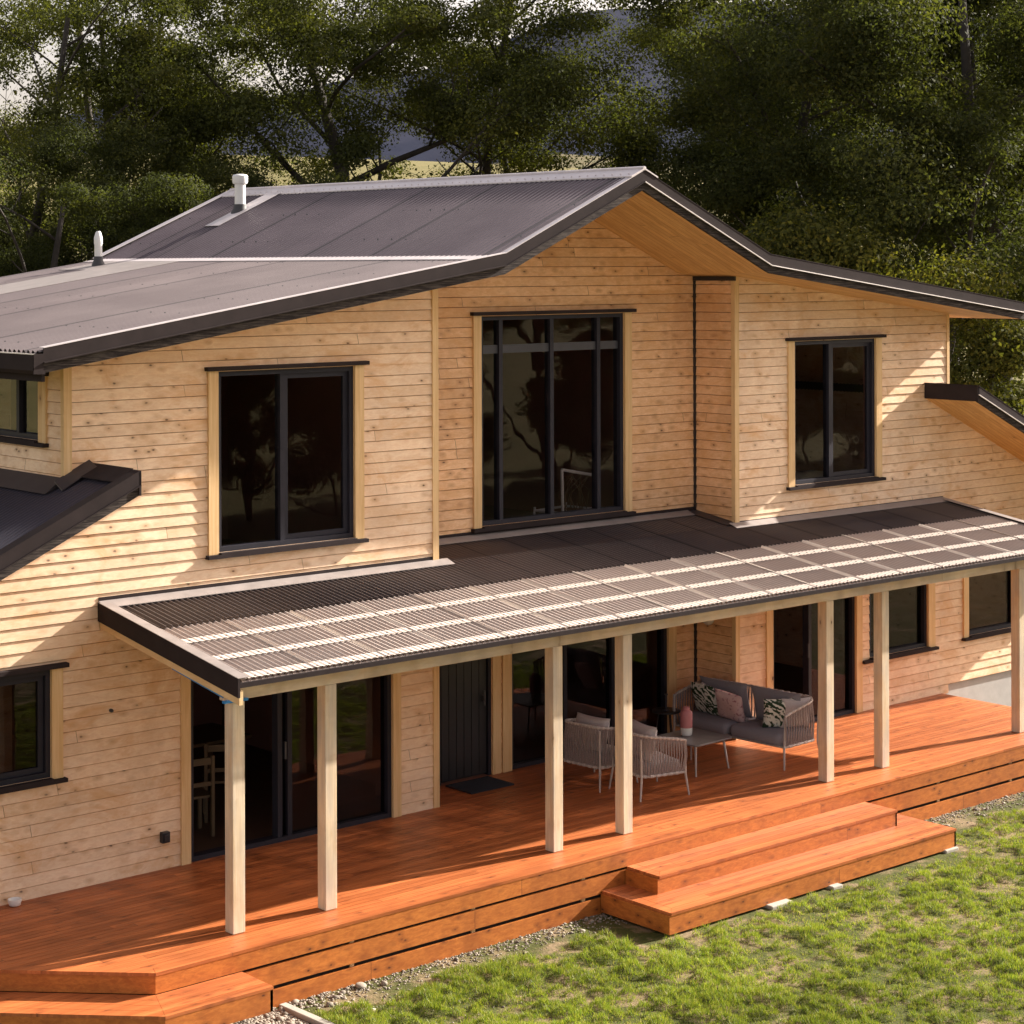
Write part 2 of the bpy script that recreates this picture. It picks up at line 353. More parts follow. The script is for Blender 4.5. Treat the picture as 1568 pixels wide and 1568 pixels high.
def fan(name, ds, rs, zf, mat):
    s_, c_ = math.sin(yaw), math.cos(yaw); vs = []; fs = []
    for d in ds:
        for r in rs: rr = r*d; vs.append((d*s_+rr*c_, d*c_-rr*s_, zf(d, r)))
    n = len(rs)
    for j in range(len(ds)-1):
        for i in range(n-1): fs.append((j*n+i, j*n+i+1, (j+1)*n+i+1, (j+1)*n+i))
    me = bpy.data.meshes.new(name); me.from_pydata(vs, [], fs); me.update(); me.materials.append(mat); me.polygons.foreach_set('use_smooth', [True]*len(fs))
    o = bpy.data.objects.new(name, me); COL.objects.link(o); return o
rs = [-.75+.025*i for i in range(61)]
struct(fan('field_slope', [240, 300, 380, 480, 600, 750], rs, lambda d, r: -2+(d-240)*.088+(4*math.sin(r*19)+3*math.sin(r*43+1))*min(1, (d-240)/150.), fieldmat()))
struct(fan('mountain', [1500, 1800, 2200, 2600, 3200], rs, lambda d, r: -30+(d-1500)*.21*(1+.9*r)+(d-1500)/1100.*(26*math.sin(r*9+1)+16*math.sin(r*23)+7*math.sin(r*61)), mountmat()))

# ------------------------------------------------------------------ house
house = thing('house', 'two-storey house clad in pale timber weatherboards under a dark corrugated roof', 'house', (18.5, YW, GZ))
def subtract(iv, a, b):
    out = []
    for l, r in iv:
        if b <= l or a >= r: out.append((l, r)); continue
        if a > l: out.append((l, a))
        if b < r: out.append((b, r))
    return out
def wall(name, u0, u1, z0, top, holes, pt, kinks=(), label=None, thick=.2, mat='clad'):
    """weatherboard wall; pt(u, out, z) -> world point, out = distance proud of the wall face"""
    cb = MB(); eps = 1e-4
    k = math.floor(z0/BP)
    zmax = max([top(u0), top(u1)]+[top(q) for q in kinks if u0 < q < u1])
    jr = random.Random(int(u0*100))
    while k*BP < zmax:
        lo, hi = max(k*BP, z0), (k+1)*BP
        cuts = sorted({lo, hi} | {z for h in holes for z in (h[2], h[3]) if lo < z < hi})
        for a, b in zip(cuts, cuts[1:]):
            # span where the roof line is above a
            N = 240; us = [u0+(u1-u0)*i/N for i in range(N+1)]; iv = []; st = None
            for q in us:
                ok = top(q) > a+.01
                if ok and st is None: st = q
                if not ok and st is not None: iv.append((st, q)); st = None
            if st is not None: iv.append((st, us[-1]))
            for h in holes:
                if h[2] < b-eps and h[3] > a+eps: iv = subtract(iv, h[0], h[1])
            out = lambda z: .030-.014*((z-k*BP)/BP)
            for l, r in iv:
                n = max(1, int((r-l)/1.2)); 
                bb = b-.009 if abs(b-hi) < eps and b-a > .02 else b
                cb.quad(pt(l, out(a), a), pt(r, out(a), a), pt(r, out(bb), bb), pt(l, out(bb), bb))
                if a == k*BP: cb.quad(pt(l, .002, a), pt(r, .002, a), pt(r, out(a), a), pt(l, out(a), a))
                if bb < b: cb.quad(pt(l, out(bb), bb), pt(r, out(bb), bb), pt(r, .002, bb+.003), pt(l, .002, bb+.003))
        k += 1
    o = cb.build('wall', M[mat], house)
    if label: o['label'] = label
    # structural layer behind the boards
    sb = MB(); us = sorted({u0, u1} | {q for q in kinks if u0 < q < u1} | {q for h in holes for q in (h[0], h[1]) if u0 < q < u1})
    zs = sorted({z0} | {z for h in holes for z in (h[2], h[3]) if z > z0})
    for a, b in zip(us, us[1:]):
        for i, z in enumerate(zs):
            top_ = zs[i+1] if i+1 < len(zs) else None; mid = (a+b)/2; zm = z+.005
            if any(h[0] < mid < h[1] and h[2] < zm+.01 and h[3] > zm+.01 for h in holes): continue
            za, zb = (top_, top_) if top_ is not None else (top(a)-.05, top(b)-.05)
            if za <= z or zb <= z: continue
            p = [pt(a, 0, z), pt(b, 0, z), pt(b, 0, zb), pt(a, 0, za)]; q = pt(a, -thick, z); d = [q[j]-p[0][j] for j in range(3)]
            sb.prism(p, d)
    sb.build('wall_core', M['inwall'], house)
ptW = lambda u, o, z: (u, YW-o, z)
ptB = lambda u, o, z: (u, YB-o, z)
ptD = lambda u, o, z: (AL-o, u, z)      # left upper side wall, u = y, faces -X
ptR = lambda u, o, z: (CL-o, u, z)      # return of the right bay, faces -X
zs_ = lambda x: zr(x)-.185
# openings: (u0, u1, z0, z1)
W1 = (12.76, 14.68, 3.45, 5.50); W3 = (22.60, 24.45, 3.50, 5.58); W0 = (8.7, 10.65, 1.25, 2.40)
D1 = (12.38, 15.24, 0.0, 2.18); D2 = (22.12, 23.97, 0.0, 2.18); L1 = (24.30, 25.70, .78, 2.18); L2 = (26.73, 28.05, .82, 2.18)
W2 = (17.33, 19.94, 3.28, 6.03); E1 = (16.60, 17.50, 0, 2.14); G1 = (17.84, 20.79, 0, 2.18); WD = (20.31, 21.75, 4.80, 5.50)
def topA(x): return zs_(x) if x >= AL else zl(x)-.02
def topC(x): return zs_(x) if x <= CR else min(zs_(x), zq(x)-.16)
# left wing wall + bay (one plane), recessed middle wall, right bay, far-right lower wall
wall('w', 8.2, AL, -.02, lambda x: zl(x)-.16, [(8.7, AL-.2, 1.25, 2.40)], ptW)
wall('w', AL, AR, -.02, zs_, [W1, D1], ptW, label='lit weatherboard wall of the left bay around its upper window')
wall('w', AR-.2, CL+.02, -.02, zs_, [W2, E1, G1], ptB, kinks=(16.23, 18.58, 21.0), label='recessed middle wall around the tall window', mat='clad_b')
wall('w', CL, CR, -.02, topC, [W3, D2, L1], ptW, label='weatherboard wall of the right bay around its small upper window')
wall('w', CR, 30.1, .12, lambda x: zq(x)-.16, [L2], ptW)
wall('w', YW, 23.5, 3.9, lambda y: zr(AL)-.18, [WD], ptD)
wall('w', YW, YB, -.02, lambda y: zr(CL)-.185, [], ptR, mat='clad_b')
# hidden sides and back
def boxes(name, mat, par, lst):
    for q in lst: MB().box(*q).build(name, mat, par)
boxes('rear_wall', M['clad'], house, [(AL+.25, AL+.4, 21.8, YE-.6, -.6, 5.4), (CR-.2, CR, YW+.2, YE-.6, -.6, 5.85), (AL+.4, CR-.2, YE-.8, YE-.6, -.6, 5.3), (AR-.2, AR, YW+.01, YB, 0, zr(AR)-.3),
 (6, AL, YW+4.5, YW+4.7, -.6, 3.4), (29.9, 30.1, YW+.2, YW+5, -.6, 2.2), (CR, 29.9, YW+4.8, YW+5, -.6, 2.2)])
# plinth
boxes('plinth', M['plinth'], house, [(CR-.19, 30.1, YW+.01, YW+.2, GZ, .12), (6.5, CR-.2, YW+.03, YW+.2, GZ, -.03)])
# interior floors and partitions
b = MB(); b.box(6.5, 29.85, YW+.22, YE-.85, -.12, -.005); b.build('ground_floor', M['infloor'], house)
b = MB(); b.box(AL+.42, CR-.22, YB+.22, YE-.85, 2.55, 2.82); b.box(AL+.42, AR-.22, YW+.22, YB+.21, 2.55, 2.82); b.box(CL+.25, CR-.22, YW+.22, YB+.21, 2.55, 2.82); b.build('upper_floor', M['infloor'], house)
boxes('interior_wall', M['inwall'], house, [(AR+.1, AR+.2, YB+.22, YE-.85, 0, 2.54), (CL, CL+.1, YB+.22, YE-.85, 0, 2.54), (AR+.1, AR+.2, YB+.22, YE-.85, 2.83, 6.2), (CL, CL+.1, YB+.22, YE-.85, 2.83, 6.2),
 (AL+.42, AR, 24.6, 24.7, 0, 2.54), (CL+.2, CR-.22, 24.4, 24.5, 0, 2.54), (AL+.42, AR+.1, 24.6, 24.7, 2.83, 5.4), (AR+.2, CL, 25.6, 25.7, 2.83, 6.6), (CL+.1, CR-.22, 24.6, 24.7, 2.83, 5.9)])

# vertical corner boards
boxes('corner_board', M['trim'], house, [(AR-.07, AR+.022, YW-.040, YW+.02, 2.95, zr(AR)-.196), (AR-.07, AR+.022, YW-.040, YW+.02, 0.0, 2.7),
 (CL-.042, CL+.045, YW-.042, YW+.03, 3.02, zr(CL)-.196), (CL-.042, CL+.045, YW-.042, YW+.03, 0.0, 2.7),
 (CR-.03, CR+.03, YW-.040, YW+.03, 4.6, zr(CR)-.196),
 (AL-.042, AL+.055, YW-.040, YW+.03, 4.38, zr(AL)-.196)])
boxes('corner_flashing', M['black'], house, [(CL-.050, CL-.018, YB-.058, YB-.024, 3.12, zr(CL)-.262), (CL-.050, CL-.018, YB-.058, YB-.024, .0, 2.5), (CL-.06, CL-.024, YW-.05, YB-.03, zr(CL)-.26, zr(CL)-.20)])

def window(u0, u1, z0, z1, pt, mull=(), transom=None, sash=None, name='window', trimw=.135, sill=True, glass=None, left_trim=True, right_trim=True, head=True, floor=False, label=None, fw_=.055, handle=None, open_to=None):
    def bx(mb, a, b_, o0, o1, za, zb):
        p = [pt(a, o0, za), pt(b_, o0, za), pt(b_, o0, zb), pt(a, o0, zb)]; q = pt(a, o1, za); mb.prism(p, [q[j]-p[0][j] for j in range(3)])
    fr = MB()
    for a, b_, za, zb in ((u0, u1, z1-fw_, z1), (u0, u1, z0, z0+fw_), (u0, u0+fw_, z0+fw_, z1-fw_), (u1-fw_, u1, z0+fw_, z1-fw_)): bx(fr, a, b_, .012, -.13, za, zb)
    for m_ in mull: bx(fr, m_-.032, m_+.032, -.005, -.12, z0+fw_, z1-fw_)
    o = fr.build(name, M['frame'], house)
    if label: o['label'] = label
    def sub(mb, n, mat, **k):
        c = mb.build(n, mat); c.parent = o; c.matrix_parent_inverse = Matrix(); 
        put_sub(c, o); return c
    if sash:
        s_ = MB(); a, b_ = sash; i = .06
        for q in ((a, b_, z1-fw_-i, z1-fw_-.002), (a, b_, z0+fw_+.002, z0+fw_+i), (a, a+i, z0+fw_+i, z1-fw_-i), (b_-i, b_, z0+fw_+i, z1-fw_-i)): bx(s_, q[0], q[1], -.03, -.075, q[2], q[3])
        sub(s_, 'sash', M['frame'])
    if transom:
        s_ = MB(); ed = [u0+fw_]+[q for m_ in mull for q in (m_-.034, m_+.034)]+[u1-fw_]
        for i in range(0, len(ed), 2): bx(s_, ed[i]+.002, ed[i+1]-.002, -.03, -.10, transom-.055, transom+.055)
        sub(s_, 'transom', M['rail'])
    g = MB(); bx(g, open_to or u0+fw_*.5, u1-fw_*.5, -.052, -.060, z0+fw_*.5, z1-fw_*.5); sub(g, 'pane', glass or M['glass'])
    zb = z0-.02 if sill else z0
    if left_trim: t_ = MB(); bx(t_, u0-trimw, u0-.002, .052, .0, zb, z1+.01); sub(t_, 'trim', M['trim'])
    if right_trim: t_ = MB(); bx(t_, u1+.002, u1+trimw, .052, .0, zb, z1+.01); sub(t_, 'trim', M['trim'])
    if sill: s_ = MB(); bx(s_, u0-trimw-.03, u1+trimw+.03, .10, .0, z0-.064, z0-.022); bx(s_, u0+.003, u1-.003, .098, -.1, z0-.0225, z0-.003); sub(s_, 'sill', M['darkcap'])
    if head: s_ = MB(); bx(s_, u0-trimw-.04, u1+trimw+.05, .10, .0, z1+.012, z1+.058); sub(s_, 'head_flashing', M['darkcap'])
    if handle: 
        h = MB(); bx(h, handle-.012, handle+.012, .0, -.03, .95, 1.15); sub(h, 'handle', M['rail'])
    return o
def put_sub(c, o):
    c.parent = o; c.matrix_parent_inverse = o.matrix_world.inverted() if False else Matrix()
    # parts are modelled in world space; parent chain offset is the house origin
    c.matrix_parent_inverse = Matrix()
window(*W1, ptW, mull=(13.67,), sash=(13.70, W1[1]-.056), label='large two-light upper window of the left bay')
window(*W2, ptB, mull=(17.71, 18.62, 19.49), transom=5.59, label='tall four-light window in the recessed middle wall')
window(*W3, ptW, mull=(23.45,), sash=(23.48, W3[1]-.056), label='two-light upper window of the right bay')
window(8.7, 10.65, 1.25, 2.40, ptW, mull=(9.4,), sash=(9.5, 10.59), left_trim=False, glass=M['glassg'], label='lower window at the left edge')
window(*WD, ptD, mull=(20.88,), left_trim=True, right_trim=False, trimw=.17, label='upper side window under the left eave')
window(*D1, ptW, mull=(13.62, 13.76), trimw=.125, sill=False, name='sliding_door', glass=M['glassg'], handle=13.70, open_to=13.70, label='wide sliding glass door under the veranda, left')
window(*D2, ptW, mull=(22.98,), trimw=.14, sill=False, name='sliding_door', glass=M['glassg'], handle=22.95, open_to=22.98, label='sliding glass door behind the sofa')
window(*G1, ptB, mull=(18.85, 19.75), trimw=.16, sill=False, name='sliding_door', glass=M['glassg'], label='wide glass door in the recess behind the armchairs')
window(*L1, ptW, mull=(24.62,), left_trim=False, trimw=.17, glass=M['glassg'], label='lower window right of the sliding door')
window(*L2, ptW, trimw=.13, glass=M['glassg'], label='lower window at the right edge')
# entrance door
b = MB(); b.box(E1[0]+.05, E1[1]-.05, YB+.02, YB+.07, .02, 2.08)
for i in range(6): x0 = E1[0]+.08+i*.128; b.box(x0, x0+.118, YB+.008, YB+.0195, .04, 2.06)
d = b.build('entrance_door', M['black'], house); d['label'] = 'black boarded entrance door'
b = MB(); b.box(E1[0], E1[0]+.048, YB-.02, YB+.12, 0, 2.14); b.box(E1[1]-.048, E1[1], YB-.02, YB+.12, 0, 2.14); b.box(E1[0]+.05, E1[1]-.05, YB-.02, YB+.12, 2.085, 2.14); c = b.build('door_frame', M['frame']); put_sub(c, d)
b = MB(); b.tube([(E1[1]-.12, YB-.03, .92), (E1[1]-.12, YB-.03, 1.12)], .011); b.box(E1[1]-.14, E1[1]-.10, YB-.02, YB+.01, .98, 1.06); c = b.build('handle', M['rail']); put_sub(c, d)
b = MB(); b.box(E1[1]+.01, E1[1]+.15, YB-.045, YB-.0, 0, 2.25); c = b.build('trim', M['trim']); put_sub(c, d)

# roof -------------------------------------------------
def corr(x0, z0, x1, z1, y0, y1, pitch, amp, along='x', seg=8):
    """corrugated sheet from (x0,z0) to (x1,z1), waves repeat along y"""
    mb = MB(); n = int((y1-y0)/pitch*seg); L = math.hypot(x1-x0, z1-z0); nx, nz = -(z1-z0)/L, (x1-x0)/L
    for i in range(n+1):
        y = y0+(y1-y0)*i/n; h = amp*max(-1, min(1, 1.25*math.sin(2*math.pi*(y-y0)/pitch)))
        mb.v += [(x0+nx*h, y, z0+nz*h), (x1+nx*h, y, z1+nz*h)]
        if i: k = 2*i; mb.f.append((k-2, k-1, k+1, k))
    return mb
roof_parts = []
dz = .02
rf = MB()
# solid roof body with timber soffit: under-slab follows the profile
body = MB()
xs_ = [10.10, 16.23, 18.58, 21.0, 26.86]
for a, c_ in zip(xs_, xs_[1:]):
    pa, pb = zr(a), zr(c_); body.prism([(a, YF+.085, pa-.195), (c_, YF+.085, pb-.195), (c_, YF+.085, pb-.05), (a, YF+.085, pa-.05)], (0, YE-YF-.15, 0))
soff = body.build('soffit', M['soffit'], house)
roof = corr(10.0, zr(10.0)+dz, 16.23, 6.79+dz, YF+.02, YE, .100, .016).build('roof', M['roof'], house, smooth=True)
roof['label'] = 'low-pitched dark corrugated roof slope, left'
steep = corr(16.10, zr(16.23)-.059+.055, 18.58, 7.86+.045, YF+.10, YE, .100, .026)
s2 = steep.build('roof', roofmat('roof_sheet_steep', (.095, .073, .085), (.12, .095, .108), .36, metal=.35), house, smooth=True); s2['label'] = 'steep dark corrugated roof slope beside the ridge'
s3 = corr(18.58, 7.86+dz, 21.0, 6.78+dz, YF+.02, YE, .100, .016).build('roof', M['roof'], house, smooth=True); s3['label'] = 'steep right roof slope behind the ridge'
s4 = corr(21.0, 6.78+dz, 26.9, zr(26.9)+dz, YF+.02, YE, .100, .016).build('roof', M['roof'], house, smooth=True); s4['label'] = 'low-pitched right roof slope'
# ridge capping
b = MB()
for sgn in (-1, 1):
    sl_ = .4553 if sgn < 0 else .4463
    b.prism([(18.58, YF-.01, 7.945), (18.58+sgn*.24, YF-.01, 7.945-sl_*.24), (18.58+sgn*.24, YF-.01, 7.927-sl_*.24), (18.58, YF-.01, 7.927)], (0, YE-YF+.04, 0))
b.tube([(18.58, YF-.008, 7.94), (18.58, YE+.02, 7.94)], .028, 8)
for i in range(62): y = YF+.1+i*.155; b.lathe((18.40, y, 7.945-.4553*.18+.002), [(.011, 0), (.011, .008)], 6)
b.build('ridge_capping', M['capping'], house)
# kink flashing under the steep sheet
b = MB(); b.prism([(15.86, YF+.02, zr(15.86)+.036), (16.24, YF+.02, zr(16.23)+.037), (16.24, YF+.02, zr(16.23)+.045), (15.86, YF+.02, zr(15.86)+.044)], (0, YE-YF-.02, 0)); b.build('slope_flashing', M['capping'], house)
# barge capping: front face, top flange, lip, timber below
def barge(pts, y, zoff=0, flange=.13, fh=.09, th=.11, lipmat='darkcap', sgn=-1, parts=('darkcap', 'lip', 'dtimber'), flmat='darkcap', lip=True, flangeside=1, fl=True):
    f, t_, l_, g_ = MB(), MB(), MB(), MB()
    for (a, za), (c_, zc) in zip(pts, pts[1:]):
        f.prism([(a, y, za-fh), (c_, y, zc-fh), (c_, y, zc+.055), (a, y, za+.055)], (0, .012, 0))
        t_.prism([(a, y+.022, za-fh-th), (c_, y+.022, zc-fh-th), (c_, y+.022, zc-fh+.03), (a, y+.022, za-fh+.03)], (0, .045, 0))
        l_.prism([(a, y-.022, za-fh-.008), (c_, y-.022, zc-fh-.008), (c_, y-.022, zc-fh+.004), (a, y-.022, za-fh+.004)], (0, .021, 0))
        if fl: g_.prism([(a, y-.004, za+.056), (c_, y-.004, zc+.056), (c_, y-.004, zc+.064), (a, y-.004, za+.064)], (0, flange, 0))
    o = f.build('bargeboard', M['darkcap'], house)
    for mb, n, mt in ((t_, 'timber_edge', M['dtimber']), (l_, 'drip_lip', M[lipmat]), (g_, 'capping', flmat)):
        if mb.v: c = mb.build(n, mt if not isinstance(mt, str) else M[mt]); put_sub(c, o)
    return o
barge([(10.04, zr(10.04)), (16.23, 6.79)], YF, flmat='capping', flange=.10)['label'] = 'dark bargeboard along the low left roof slope'
barge([(16.23, 6.79), (18.58, 7.86)], YF, flmat='capping', flange=.17)['label'] = 'dark bargeboard rising steeply to the gable apex'
barge([(18.58, 7.86), (21.0, 6.78), (26.9, zr(26.9))], YF, flmat='darkcap', flange=.15, lipmat='lip')['label'] = 'dark bargeboard along the right roof slopes with lower lip painted sun-bright'
# rear barge capping on the steep slope
b = MB(); b.prism([(16.05, YE-.10, zr(16.23)+.03), (18.58, YE-.10, 7.94), (18.58, YE-.10, 7.95), (16.05, YE-.10, zr(16.23)+.045)], (0, .15, 0)); b.build('rear_capping', M['capping'], house)
b = MB()
for a, c_ in zip(xs_, xs_[1:]): b.prism([(a, YE, zr(a)-.20), (c_, YE, zr(c_)-.20), (c_, YE, zr(c_)+.0), (a, YE, zr(a)+.0)], (0, .03, 0))
b.build('rear_bargeboard', M['darkcap'], house)
# left eave gutter and right eave edge
b = MB(); g = [(9.93, YF+.0, 5.81), (9.93, YF, 5.65), (9.97, YF, 5.61), (10.06, YF, 5.61), (10.06, YF, 5.65), (9.98, YF, 5.65), (9.945, YF, 5.68), (9.945, YF, 5.81)]
b.prism(g, (0, YE-YF, 0)); b.box(10.061, 10.098, YF+.08, YE-.1, 5.53, 5.78); b.box(9.93, 10.04, YF-.001, YF+.012, 5.615, 5.82); b.build('gutter', M['darkcap'], house)
b = MB(); b.box(9.925, 9.945, YF, YE, 5.811, 5.822); b.build('gutter_lip', M['lip'], house)
b = MB(); b.box(26.87, 26.90, YF+.03, YE, zr(26.9)-.20, zr(26.9)+.0); b.box(26.905, 27.0, YF+.03, YE, zr(26.9)-.14, zr(26.9)-.02); b.build('eave_board', M['darkcap'], house)
# vents
LOs = .1567; STs = .4553
def pipe(x, y, z, h, r, cap, tag_):
    b = MB()
    if cap: prof = [(r, -.1), (r, h-.16), (r*1.28, h-.15), (r*1.42, h-.12), (r*1.42, h-.03), (r*1.2, h-.01), (r*.5, h)]
    else: prof = [(r, -.1), (r, h-.20), (r*1.1, h-.19), (r*1.1, h-.10), (r*.7, h-.02), (r*.4, h)]
    b.lathe((x, y, z), prof, 20); p = b.build('vent_pipe', M['white_pipe'], house, smooth=True); p['label'] = tag_
    b = MB(); b.lathe((x, y, z), [(r*1.9, -.05), (r*1.7, .03), (r*1.25, .09), (r*1.15, .15)], 16); c = b.build('rubber_boot', M['rubber'], None, smooth=True); put_sub(c, p)
pipe(15.52, 27.29, 6.70, .53, .058, False, 'short white vent pipe on the low roof slope')
pipe(17.76, 26.85, 7.51, .62, .085, True, 'thicker white flue pipe with a cap beside the ridge')
def slab(x0, x1, y0, y1, zf, off, mat, name, skew=0):
    b = MB(); b.prism([(x0, y0, zf(x0)+off), (x1, y0, zf(x1)+off), (x1, y0, zf(x1)+off+.006), (x0, y0, zf(x0)+off+.006)], (0, y1-y0, 0)); return b.build(name, mat, house)
slab(12.9, 15.85, 25.55, 26.9, zr, .035, M['flash'], 'flat_flashing'); slab(15.1, 15.85, 26.9, 27.75, zr, .035, M['flash'], 'flat_flashing')
slab(17.2, 18.36, 26.60, 26.98, zr, .085, M['capping'], 'flat_flashing')
# interior ceiling under roof handled by soffit body

# lean-to roofs ---------------------------------------
def lean(xa, za, xb, zb, y0, y1, mat):
    mb = corr(xa, za, xb, zb, y0, y1, .076, .0095); return mb.build('roof', mat, house, smooth=True)
M['roofd'] = roofmat('lean_roof', (.045, .040, .055), (.06, .055, .07), .5)
o = lean(6.0, zl(6.0)+.0, 10.85, zl(10.85)+.0, YF+.12, YW+4.8, M['roofd']); o['label'] = 'dark corrugated lean-to roof at the left'
o = lean(10.85, zl(10.85), 11.10, zl(11.10), YF+.12, YW-.02, M['roofd'])
b = MB(); b.prism([(6.0, YF+.08, zl(6.0)-.18), (11.14, YF+.08, zl(11.14)-.18), (11.14, YF+.08, zl(11.14)-.03), (6.0, YF+.08, zl(6.0)-.03)], (0, YW-YF-.11, 0)); b.build('soffit', M['soffit'], house)
o = barge([(6.0, zl(6.0)), (11.16, zl(11.16))], YF, flmat='darkcap', flange=.16); o['label'] = 'dark bargeboard of the left lean-to roof'
b = MB(); b.box(11.145, 11.17, YF, YW-.025, zl(11.16)-.20, zl(11.16)+.06); b.prism([(10.93, YF+.165, zl(10.93)+.05), (11.17, YF+.165, zl(11.17)+.06), (11.17, YF+.165, zl(11.17)+.068), (10.93, YF+.165, zl(10.93)+.058)], (0, YW-YF-.19, 0)); b.build('top_capping', M['darkcap'], house)
b = MB(); b.prism([(10.60, YW-.0, zl(10.6)+.03), (10.826, YW, 4.36), (10.826, YW, 4.43), (10.815, YW, 4.43)], (0, 3.6, 0)); b.prism([(10.70, YW-.20, zl(10.7)+.035), (11.12, YW-.20, zl(11.12)+.065), (11.12, YW-.028, zl(11.12)+.13), (10.70, YW-.028, zl(10.7)+.12)], (0, .004, -.012)); b.build('apron_flashing', M['darkflash'], house)
o = lean(25.70, zq(25.70)-.0, 30.75, zq(30.75), YF+.12, YW+4.8, M['roofd'])
b = MB(); b.prism([(25.68, YF+.08, zq(25.68)-.17), (30.75, YF+.08, zq(30.75)-.17), (30.75, YF+.08, zq(30.75)-.03), (25.68, YF+.08, zq(25.68)-.03)], (0, YW-YF-.085, 0)); b.build('soffit', M['soffit'], house)
o = barge([(25.65, zq(25.65)), (30.75, zq(30.75))], YF, flmat='darkcap', flange=.15, fh=.075, th=.10, lipmat='lip'); o['label'] = 'dark bargeboard of the right lean-to roof'
b = MB(); b.box(25.64, 25.675, YF+.0, YW-.03, zq(25.65)-.18, zq(25.65)+.06); b.prism([(25.64, YF+.01, zq(25.65)+.061), (25.88, YF+.01, zq(25.9)+.061), (25.88, YF+.01, zq(25.9)+.067), (25.64, YF+.01, zq(25.65)+.067)], (0, YW-YF-.04, 0)); b.build('top_capping', M['darkcap'], house)

# wall fittings
o = MB(); o.box(11.985, 12.085, YW-.09, YW-.023, .30, .42); o.box(12.0, 12.07, YW-.11, YW-.091, .32, .40); k = o.build('outdoor_socket', M['black'], house, bevel=.008); k['label'] = 'small black socket box low on the left wall'
b = MB(); b.lathe((0, 0, 0), [(.07, 0), (.10, .015), (.105, .05), (.08, .09), (.03, .105)], 20); k = b.build('wall_light', M['lamp'], house, smooth=True)
k.data.transform(Matrix.Translation((CL-.03, 20.26, 1.66)) @ Matrix.Rotation(-math.pi/2, 4, 'Y')); k['label'] = 'round pale wall light on the recess return'
b = MB(); b.lathe((0, 0, 0), [(.02, 0), (.02, .03), (.012, .05)], 10); k = b.build('tap_fitting', M['rail'], house); k.data.transform(Matrix.Translation((11.37, YW-.03, 1.86)) @ Matrix.Rotation(math.pi/2, 4, 'X'))

# ------------------------------------------------------------------ veranda
ver = thing('veranda', 'open veranda with pale timber posts and a corrugated roof half dark metal half clear sheet', 'veranda', (18.7, YP, 0))
vl, vr = 11.23, 26.10
def corrY(x0, x1, y0, y1, zf, pitch=.076, amp=.016, seg=8, off=0):
    mb = MB(); n = int((x1-x0)/pitch*seg)
    for i in range(n+1):
        x = x0+(x1-x0)*i/n; h = amp*math.sin(2*math.pi*x/pitch)+off
        mb.v += [(x, y0, zf(y0)+h), (x, y1, zf(y1)+h)]
        if i: k = 2*i; mb.f.append((k-2, k, k+1, k-1))
    return mb
YC = 18.86
b = corrY(vl+.05, vr-.05, YC-.06, YW-.03, zv, off=.012, amp=.018)
b2 = corrY(AR+.05, CL-.03, YW-.03, YB-.03, zv, off=.012); i0 = len(b.v); b.v += b2.v; b.f += [tuple(i+i0 for i in f) for f in b2.f]
b.build('metal_sheet', M['vroof'], ver, smooth=True)
b = corrY(vl+.05, vr-.05, YV+.02, YC, zv, seg=8, amp=.016); b.build('clear_sheet', M['poly'], ver, smooth=True)
# purlins, rafters below the sheet
for y in (18.32, 17.72):
    b = MB(); b.box(vl+.06, vr-.06, y-.045, y+.045, zv(y)-.085, zv(y)-.016); o = b.build('purlin', M['bright_band'], ver)
b = MB(); b.box(vl+.06, vr-.06, YV+.03, YV+.10, zv(YV+.06)-.075, zv(YV+.06)-.016); b.build('purlin', M['bright_band'], ver)
for y in (18.95, 19.5):
    b = MB(); b.box(vl+.06, vr-.06, y-.03, y+.03, zv(y)-.085, zv(y)-.022); b.build('purlin', M['rafter'], ver)
for i in range(18):
    x = vl+.10+i*.862
    b = MB(); b.prism([(x, YP+.15, zv(YP+.15)-.20), (x, YW-.03, zv(YW)-.20), (x, YW-.03, zv(YW-.03)-.088), (x, YP+.15, zv(YP+.15)-.088)], (.045, 0, 0)); b.build('rafter', M['rafter'], ver)
# screw lines; pale strips added to paint the bright bands over purlins and rafters
for y in (18.32, 17.72, YV+.065):
    b = MB(); n = 0; x = vl+.10
    while x < vr-.1:
        b.lathe((x, y+.0, zv(y)+.010), [(.012, 0), (.012, .010)], 6); x += .152
    b.build('screw_line', M['darkcap'], ver)
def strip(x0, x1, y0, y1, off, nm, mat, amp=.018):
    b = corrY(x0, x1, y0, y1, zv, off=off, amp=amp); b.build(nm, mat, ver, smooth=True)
for y, hw in ((18.32, .065), (17.72, .065), (YV+.10, .075)): strip(vl+.14, vr-.14, y-hw, y+hw, .0175, 'purlin_light_band', M['bright_band'], .0055)  # light showing along the purlins, painted by pale strips on the sheet
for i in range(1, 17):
    x = vl+.10+i*.862; strip(x-.025, x+.03, YV+.02, YC-.01, .0095, 'rafter_light_line', M['light_line'])  # pale lines added where lit rafters would show through
